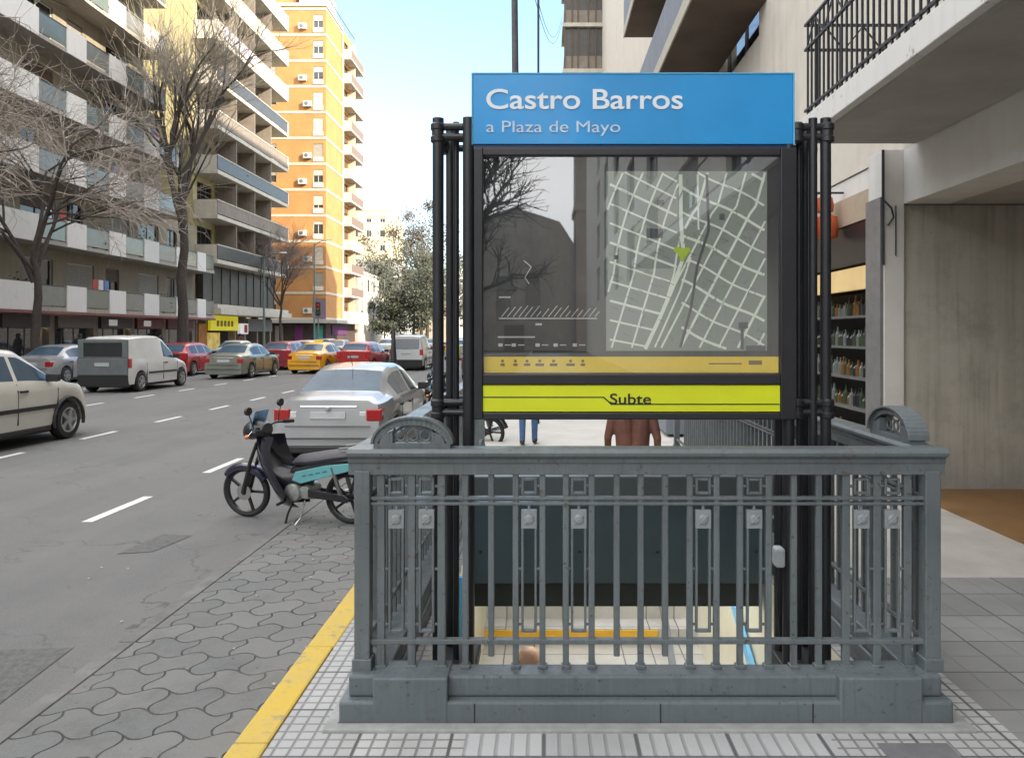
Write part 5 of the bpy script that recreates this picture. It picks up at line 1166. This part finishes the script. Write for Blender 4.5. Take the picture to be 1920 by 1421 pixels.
block('rear_block', 'apartment block behind the pale block across the avenue', -60, -42, 20, 66, 20, W1, 4, 5, 's')

# --- right hand side: concrete corner building with the overhanging balcony
FX = 3.95
br = thing('concrete_building', 'tall cream building with concrete porch wall and overhanging balcony on the right', 'building', (9, 8, 0))
mb = MB()
ops = []
for k in range(8):
    z = 4.02+3.1*k
    for y0, y1 in ((-50,-47),(-43,-40),(-36,-33),(-29,-26),(-22,-19),(-15,-12),(-9,-6.5),(-4,-1),(.5,3.5),(4.8,7.4),(14.2,17.2),(17.8,21),(21.6,24.4)):
        ops.append((y0+64, y1+64, z+.1, z+2.5))
facade(mb, (FX, -64), (0,1), (-1,0), 116, 3.77, 30, [q for q in ops], .2)
mb.box(FX+.25, 24, -64, 52, 3.78, 30).box(FX+.002, FX+.25, 51.8, 52, 3.77, 30).box(FX+.002, FX+.25, -64, -63.8, 3.77, 30).box(FX-.05, 24, -64.1, 52.1, 30, 30.4)
mb.build('wall', CREAMW, br)
for i, q in enumerate(ops):
    if q[0] > 50 or (q[0] > 15 and q[2] < 14): window(br, (FX, -64), (0,1), (-1,0), q, .2, frame=FRAMED, glass=GLASS_D, shut=rnd.choice([0,.3,.5,.9]), shutter=SHUTB)
WB = M('white_beam', (.66,.64,.60), .8, 0, .07, 2, .1, 40, streak=.15)
MB().box(FX, FX+.5, -2.58, 8.5, 3.17, 3.77).build('porch_beam', WB, br, bevel=.006)
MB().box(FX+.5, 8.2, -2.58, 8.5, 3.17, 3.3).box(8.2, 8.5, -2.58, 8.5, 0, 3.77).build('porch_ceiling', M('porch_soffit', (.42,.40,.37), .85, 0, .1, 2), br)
MB().box(FX+.012, 9, 8.55, 9.0, 0, 3.168).build('concrete_wall', CONC, br)
MB().box(3.74, FX+.01, 8.50, 8.92, 0, 3.77).build('pilaster', WHITE, br, bevel=.006)
MB().box(3.705, 3.738, 8.52, 8.91, 0, 3.25).build('pilaster_cladding', M('grey_granite', (.19,.185,.18), .45, 0, .15, 9, dirt=.3), br)
MB().box(FX+.02, FX+.45, 9.06, 30, 3.50, 3.77).build('shop_beam', WB, br, bevel=.006)
mb = MB().tube([(3.72,8.485,3.76),(3.72,8.485,2.5)], .016, 8).tube([(3.735,8.48,3.2),(3.80,8.46,3.12),(3.83,8.47,3.02),(3.77,8.48,2.93)], .010, 6).tube([(3.86,8.485,3.15),(3.86,8.485,2.6)], .007, 6); mb.build('conduit', BLACKM, br)
# balcony over the porch
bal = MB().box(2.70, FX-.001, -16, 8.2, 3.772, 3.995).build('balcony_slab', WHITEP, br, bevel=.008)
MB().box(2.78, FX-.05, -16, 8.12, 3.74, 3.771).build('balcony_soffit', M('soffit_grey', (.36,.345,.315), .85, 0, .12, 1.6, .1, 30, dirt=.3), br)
IR = M('wrought_iron_black', (.022,.021,.022), .5, .2, .2, 20)
mb = MB()
for z in (4.08, 4.72, 4.98): mb.box(2.735, 2.765, -15.9, 8.14, z-.012, z+.012).box(2.765, FX, 8.105, 8.135, z-.012, z+.012)
mb.build('balcony_rail', IR, br)
y = 8.06
for i in range(62):
    MB().box(2.741, 2.759, y-.009, y+.009, 3.995, 4.97).build('balcony_bar', IR, br); y -= .115
for i in range(9):
    x = 2.87+i*.12; MB().box(x-.009, x+.009, 8.11, 8.13, 3.995, 4.97).build('balcony_bar', IR, br)
mb = MB()
for i in range(12):
    y = 8.1-i*.5; mb.bar((2.75,y,4.72),(2.75,y-.25,4.97), .014); mb.bar((2.75,y-.25,4.97),(2.75,y-.5,4.72), .014)
for x in (2.75, 3.15, 3.55): mb.bar((x,8.12,4.72),(x+.2,8.12,4.97), .014); mb.bar((x+.2,8.12,4.97),(x+.4,8.12,4.72), .014)
mb.build('lattice', IR, br)
# upper balcony in the recessed bay beyond
for z in (4.02, 7.78, 11.5, 15.2, 18.9, 22.6):
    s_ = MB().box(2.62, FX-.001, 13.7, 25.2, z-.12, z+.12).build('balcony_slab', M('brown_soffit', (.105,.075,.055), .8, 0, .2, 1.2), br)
    MB().box(2.585, 2.618, 13.68, 25.22, z-.14, z+.14).build('balcony_edge', M('balcony_edge_sand', (.42,.39,.30), .7), br)
    MB().box(2.60, 2.63, 13.7, 25.2, z+.14, z+1.05).build('balcony_front', M('balcony_dull_grey', (.13,.135,.14), .5, 0, .2, 2), br)
# shop beyond the pilaster
MB().box(FX+.02, 24, -64, -2.6, 0, 3.765).box(8.52, 24, -2.6, 52, 0, 3.765).build('ground_floor_wall', CREAMW, br)
mb = MB().box(FX+.4, 7.5, 9.1, 9.4, 0, 3.5).box(7.4, 7.6, 9.4, 14, 0, 3.5).box(FX+.0, 7.5, 13.9, 14.2, 0, 3.5); mb.build('shop_wall', M('shop_wall_beige', (.30,.235,.17), .8, 0, .15, 2), br)
MB().box(FX-.04, FX+.06, 9.1, 13.9, 2.62, 3.12).build('shop_fascia', M('black_fascia', (.02,.018,.018), .4), br)
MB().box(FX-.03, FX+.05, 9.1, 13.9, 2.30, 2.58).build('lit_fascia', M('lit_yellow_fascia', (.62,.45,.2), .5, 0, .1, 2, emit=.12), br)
MB().box(FX-.05, FX+.05, 9.1, 13.9, 3.14, 3.49).build('upper_fascia', M('tan_fascia', (.42,.33,.24), .8, 0, .1, 3), br)
shf = MB()
for z in (.3, .75, 1.15, 1.55, 1.95): shf.box(FX+.08, FX+.40, 9.15, 13.8, z, z+.03)
shl = shf.build('shelf', M('shelf_grey', (.13,.13,.125), .5), br)
MB().box(FX+.42, FX+.46, 9.15, 13.8, 0, 2.3).build('shelf_back', SHOPD, br)
random.seed(2)
bm_ = [M('bottle_green', (.05,.07,.04), .15, coat=.5), M('bottle_dark', (.03,.03,.03), .15, coat=.5), M('bottle_pale', (.16,.17,.16), .2, coat=.5), M('bottle_amber', (.2,.09,.02), .15, coat=.5)]
y = 9.25; bt_ = MB()
while y < 13.7:
    for z in (.33, .78, 1.18, 1.58, 1.98):
        hh = random.uniform(.16, .27); bt_.lathe((FX+.2, y+random.uniform(-.02,.02), z), (0,0,1), [(.038,0),(.038,hh*.6),(.014,hh*.8),(.014,hh)], 8, random.randrange(4))
    y += .105
tag(bt_.build('shop_bottles', bm_), 'rows of glass bottles on the shelves of the shop beside the pilaster', 'bottles', None, 'stuff')
lan = thing('projecting_sign', 'orange barrel shaped projecting shop sign beside the black sign posts', 'shop sign', (3.6, 10.2, 3.2))
MB().lathe((3.73,10.2,2.98), (0,0,1), [(.06,0),(.13,.03),(.15,.16),(.13,.30),(.06,.33)], 18).lathe((3.42,10.2,3.0), (0,0,1), [(.06,0),(.13,.03),(.15,.16),(.13,.30),(.06,.33)], 18).lathe((3.70,10.2,3.33), (0,0,1), [(.05,0),(.11,.02),(.12,.10),(.10,.2),(.04,.22)], 18).build('orange_drum', M('orange_plastic', (.45,.09,.03), .4, 0, .3, 4), lan, smooth=True)
MB().tube([(FX,10.2,3.6),(3.4,10.2,3.6)], .015, 8).tube([(3.73,10.2,3.6),(3.73,10.2,3.5)], .01, 6).tube([(3.42,10.2,3.6),(3.42,10.2,3.32)], .01, 6).build('bracket', BLACKM, lan)
# narrow dark bay building next to it, low buildings beyond
b3 = thing('glazed_bay_building', 'building with dark enclosed balconies projecting above the sign on the right', 'building', (10, 54, 0))
MB().box(FX, 20, 52.15, 56, 0, 30).build('wall', CREAMW, b3)
for k in range(8):
    z = 4+3.1*k; MB().box(1.25, FX, 52.2, 56, z-.15, z+.1).build('balcony_slab', SL2, b3)
    MB().box(1.35, FX, 52.35, 55.9, z+.1, z+1.0).build('balcony_front', BR2, b3); MB().box(1.45, FX, 52.45, 55.8, z+1.0, z+2.9).build('glazing', DG, b3)
    mb = MB()
    for x in (1.4, 1.9, 2.3, 3.0, 3.5): mb.box(x-.04, x+.04, 52.3, 52.44, z+.1, z+2.95)
    mb.build('mullion', SHUTB, b3)
block('low_shop_building', 'low shop building farther along the right pavement', FX, 16, 56.3, 110, 9, CREAMW, 5, 1, 'w')
block('far_right_building', 'pale building at the far right of the avenue', FX, 18, 111, 240, 13, PALE, 6, 3, 'w')
kb = thing('newspaper_kiosk', 'blue grey metal kiosk standing on the pavement behind the sign', 'kiosk', (2.1, 13.6, 0))
MB().box(2.05, 3.25, 13.0, 14.4, .05, 2.4).build('body', M('kiosk_blue_grey', (.15,.17,.205), .45, .1, .1, 3, dirt=.3), kb, bevel=.02)
MB().box(1.9, 3.4, 12.8, 14.6, 2.4, 2.52).build('roof', GRS, kb); mb = MB()
for x in (2.45, 2.85): MB().box(x-.006, x+.006, 12.992, 13.0, .1, 2.35).build('panel_seam', BLACKM, kb)

# --- behind the camera: what the glass of the sign mirrors
ch = thing('church', 'grey stone church with a square tower down the avenue behind the viewer', 'church', (-1, -82, 0))
STN = M('church_stone', (.30,.27,.24), .9, 0, .2, .6, streak=.3)
mb = MB(); facade(mb, (-9, -70), (1,0), (0,1), 12.2, 0, 10.5, [(1.2,2.6,3,7.5),(4.2,5.6,3,7.5),(7.2,8.6,3,7.5)], .5); mb.box(-9, 3.2, -95, -70.6, 0, 10.45)
mb.prism([(-9.2,10.5),(3.2,10.5),(1.6,13),(-3,14.5),(-7.6,13)], (1,0,0), (0,0,1), (0,-95,0), (0,24.8,0)); mb.build('nave', STN, ch)
mb = MB(); facade(mb, (3.2, -69.5), (1,0), (0,1), 4.6, 0, 27, [(1.5,3.1,16,22)], .8); mb.box(3.2, 7.8, -76, -70.35, 0, 27).box(3.0, 8, -76.2, -69.3, 14, 14.6).box(3.0, 8, -76.2, -69.3, 27, 27.8); mb.build('tower', STN, ch)
MB().box(-4, -2, -69.99, -69.9, 0, 2.6).build('door', SHUTB, ch)
block('rear_left_building', 'apartment building behind the viewer across the avenue', -40, -23.3, -60, 18, 13, PALE, 5, 3, 'e')

# ------------------------------------------------------------------ trees
BARK = M('grey_bark', (.058,.047,.040), .9, 0, .3, 6, .6, 30); TWIG = M('pale_twig', (.20,.160,.145), .9, 0, .2, 6)
def bare_tree(name, label, x, y, h, seed, trunk_r, fork=.42, spread=1., twig=TWIG, dens=1., droop=.0, group='bare street trees'):
    rd = random.Random(seed); t = thing(name, label, 'tree', (x, y, 0), group)
    tp = []; zf = h*fork
    for k in range(7): q = k/6; tp.append((x+rd.uniform(-.12,.12)*q*1.5, y+rd.uniform(-.12,.12)*q, zf*q))
    MB().tube(tp, [trunk_r*(1.35 if k == 0 else 1.05-.45*k/6) for k in range(7)], 12).build('trunk', BARK, t, smooth=True)
    br_ = MB(); tw = MB()
    def grow(p, d, L, r, depth):
        pts = [p]; n = 5 if depth < 3 else 4; dd = d.copy(); q = p.copy()
        for k in range(n):
            dd = (dd + Vector((rd.gauss(0,.14), rd.gauss(0,.14), rd.gauss(.05,.10)-droop*(depth >= 2)*.18))).normalized(); q = q + dd*(L/n); pts.append(q.copy())
        rs = [r*(1-.55*k/n) for k in range(n+1)]
        (br_ if depth < 3 else tw).tube(pts, rs, 7 if depth < 2 else (5 if depth < 3 else 3), cap=False)
        if depth >= 5: return
        m = [4, 6, 6, 6, 4][depth] if depth else 5
        if dens < 1 and depth == 4: m = 2
        for j in range(m):
            f = rd.uniform(.35, 1.) if j else 1.; i = min(n-1, int(f*n)); base = pts[i]+(pts[i+1]-pts[i])*(f*n-i) if i < n else pts[-1]
            a = rd.uniform(0, 2*math.pi); tilt = rd.uniform(.35, .95)*spread; o = dd.orthogonal().normalized(); o.rotate(Matrix.Rotation(a, 3, dd)); nd = (dd*math.cos(tilt)+o*math.sin(tilt)).normalized()
            grow(base, nd, L*rd.uniform(.48,.74), max(.0085, r*.50), depth+1)
    top = Vector(tp[-1])
    for j in range(5):
        a = j*2*math.pi/5+rd.uniform(-.4,.4); tl = rd.uniform(.25,.85)*spread if j else .08; grow(top-Vector((0,0,rd.uniform(0,zf*.25) if j else 0)), Vector((math.cos(a)*math.sin(tl), math.sin(a)*math.sin(tl), math.cos(tl))), h*rd.uniform(.26,.36), trunk_r*.52, 1)
    cr = br_.build('crown', BARK, t, smooth=True, fix=False); tw.build('twigs', twig, cr, fix=False)
    return t
bare_tree('bare_tree', 'tall bare tree with dark forked trunk in front of the brown slab block', -20.2, 43.2, 18.5, 5, .30, .52, .62, M('grey_twig', (.29,.26,.215), .9, 0, .2, 6), .6)
bare_tree('bare_tree', 'bare spreading tree with pinkish grey twigs over the pale balconies', -20.0, 30.5, 13.5, 12, .19, .35, 1.1, M('pinkish_twig', (.36,.315,.275), .9, 0, .2, 6), dens=.6, droop=.5)
bare_tree('bare_tree', 'bare tree with fine twigs at the left edge of the view', -20.2, 24.0, 14, 21, .22, .4, 1.1, MATS['pinkish_twig'], dens=.6, droop=.4)
bare_tree('bare_tree', 'slender bare tree before the shop fronts below the orange tower', -20.4, 60.0, 9.5, 31, .13, .45, .8, dens=.5)
bare_tree('bare_tree', 'dark bare tree behind the viewer mirrored in the sign glass', -2.4, -13, 9, 8, .30, .32, 1.1, BARK, dens=.5)
LEAF = [M('dark_leaf_green', (.035,.042,.026), .7, 0, .5, 1.5), M('brownish_leaf', (.062,.048,.034), .7, 0, .4, 1.5), M('grey_green_leaf', (.055,.06,.042), .7, 0, .4, 1.5)]
def leafy(name, label, x, y, h, wd, seed, mi):
    rd = random.Random(seed); t = thing(name, label, 'tree', (x, y, 0), 'trees far down the avenue')
    MB().tube([(x,y,0),(x+.1,y,h*.25),(x,y+.1,h*.55)], [.28,.2,.1], 8).build('trunk', BARK, t, smooth=True)
    cl = [(rd.gauss(0,.28)*wd, rd.gauss(0,.28)*wd, h*rd.uniform(.32,.95), rd.uniform(.10,.2)*wd) for _ in range(30)]; lf = MB(); bb = MB()
    for cx, cy, cz, cr in cl:
        bb.tube([(x,y,h*.4),(x+cx*.5,y+cy*.5,(h*.4+cz)*.5),(x+cx,y+cy,cz)], [.09,.05,.02], 5, cap=False)
        for _ in range(150):
            v = Vector((rd.gauss(0,1), rd.gauss(0,1), rd.gauss(0,.8)))*cr*.55; p = Vector((x+cx, y+cy, cz))+v; s = rd.uniform(.10,.24); a = Vector((rd.gauss(0,1),rd.gauss(0,1),rd.gauss(0,1))).normalized(); b_ = a.orthogonal().normalized()
            lf.quad(p-a*s, p+b_*s*.6, p+a*s, p-b_*s*.6)
    c = lf.build('crown', LEAF[mi], t, fix=False); bb.build('limbs', BARK, c, fix=False)
for i, (px, Y, h, wd, mi, lb) in enumerate(((700,104,12,7,2,'grey green tree just past the orange tower'),(728,120,16,9,1,'brownish tree with an uneven crown mid avenue'),(752,128,20,10,1,'tallest brown tree at the end of the avenue'),(775,112,13,9,0,'dark green tree left of the sign posts'),(790,124,24,9,1,'thin brown tree showing through the left sign posts'),(735,98,7,6,0,'low dark tree over the far parked cars'),(800,96,10,8,0,'dark green tree partly hidden by the left sign posts'),(845,110,15,10,2,'grey green tree between the left sign posts'))):
    leafy('street_tree', lb, (px-1020)*Y/1450, Y, h, wd, 40+i, mi)

# ------------------------------------------------------------------ street furniture
def lamp(name, label, x, y, h, r, arm=1.2):
    t = thing(name, label, 'street lamp', (x, y, 0), 'street lamps')
    MB().tube([(x,y,0),(x,y,.9),(x,y,1.0),(x,y,h)], [r*1.6,r*1.5,r,r*.7], 12).build('pole', M('lamp_post_grey_green', (.10,.135,.125), .5, .2), t, smooth=True)
    MB().tube([(x,y,h-.1),(x+arm*.5,y,h+.25),(x+arm,y,h+.3)], r*.5, 8).build('arm', MATS['lamp_post_grey_green'], t)
    MB().loft([[(x+arm-.1+k, y+a, h+.3+b) for a, b in ((-.09*w_,0),(.09*w_,0),(.06*w_,.09*w_),(-.06*w_,.09*w_))] for k, w_ in ((0,.5),(.15,1),(.45,1),(.55,.6))]).build('lamp_head', M('lamp_head_white', (.55,.56,.55), .4), t)
lamp('street_lamp', 'grey green street lamp before the yellow shop sign', -20.1, 55.5, 7.2, .09)
lamp('street_lamp', 'tall thin street lamp in front of the orange tower', -19.9, 67.0, 9.5, .08)
lamp('street_lamp', 'street lamp in front of the far dark trees', -20.0, 97.0, 8.5, .1)
tl = thing('traffic_light', 'traffic light with dark hoods on the corner by the orange tower', 'traffic light', (-19.9, 68.2, 0))
MB().tube([(-19.9,68.2,0),(-19.9,68.2,4.4)], .07, 10).build('pole', GRS, tl)
hd = MB().box(-20.1, -19.7, 68.0, 68.3, 3.3, 4.5).build('signal_head', BLACKM, tl, bevel=.03)
for z, c, nm in ((3.55,(.02,.12,.05),'lens_green'),(3.9,(.25,.12,.01),'lens_amber'),(4.25,(.5,.02,.02),'lens_red')): MB().lathe((-19.9,68.0,z), (0,-1,0), [(.12,0),(.12,.02),(.05,.03)], 14).build('lens', M(nm, c, .3), hd)
up = thing('utility_pole', 'dark slightly leaning utility pole rising behind the blue name panel', 'pole', (-.62, 16.5, 0))
MB().tube([(-.52,16.5,0),(-.60,16.5,6),(-.66,16.5,12)], [.085,.075,.06], 12).build('pole', M('weathered_pole', (.075,.078,.085), .7, 0, .3, 5), up, smooth=True)
dc = thing('hanging_cable', 'thin dark cable hanging vertically above the name panel', 'cable', (-.1, 15, 0))
MB().tube([(-.11,15,0),(-.11,15,11.5)], .022, 8).build('cable', BLACKM, dc)
wr = MB()
for dz, x1 in ((11.2,-.66),(10.9,-.66)): 
    wr.tube([(x1+(1.9)*t, 16.5+36*t, dz+12*t-2.2*math.sin(math.pi*t)*1.) for t in np.linspace(0,1,12)], .012, 4, cap=False)
tag(wr.build('overhead_wires', BLACKM), 'thin overhead wires strung from the utility pole along the right pavement', 'wires')
ms = thing('traffic_bollard', 'dark pointed post standing in the road beyond the silver sedan roof', 'post', (-3.6, 18.5, RAIL))
MB().lathe((-3.62,18.6,RAIL), (0,0,1), [(.16,0),(.16,.05),(.12,.1),(.08,1.2),(.035,1.95),(.01,2.0)], 12).build('post', BLACKM, ms, smooth=True)
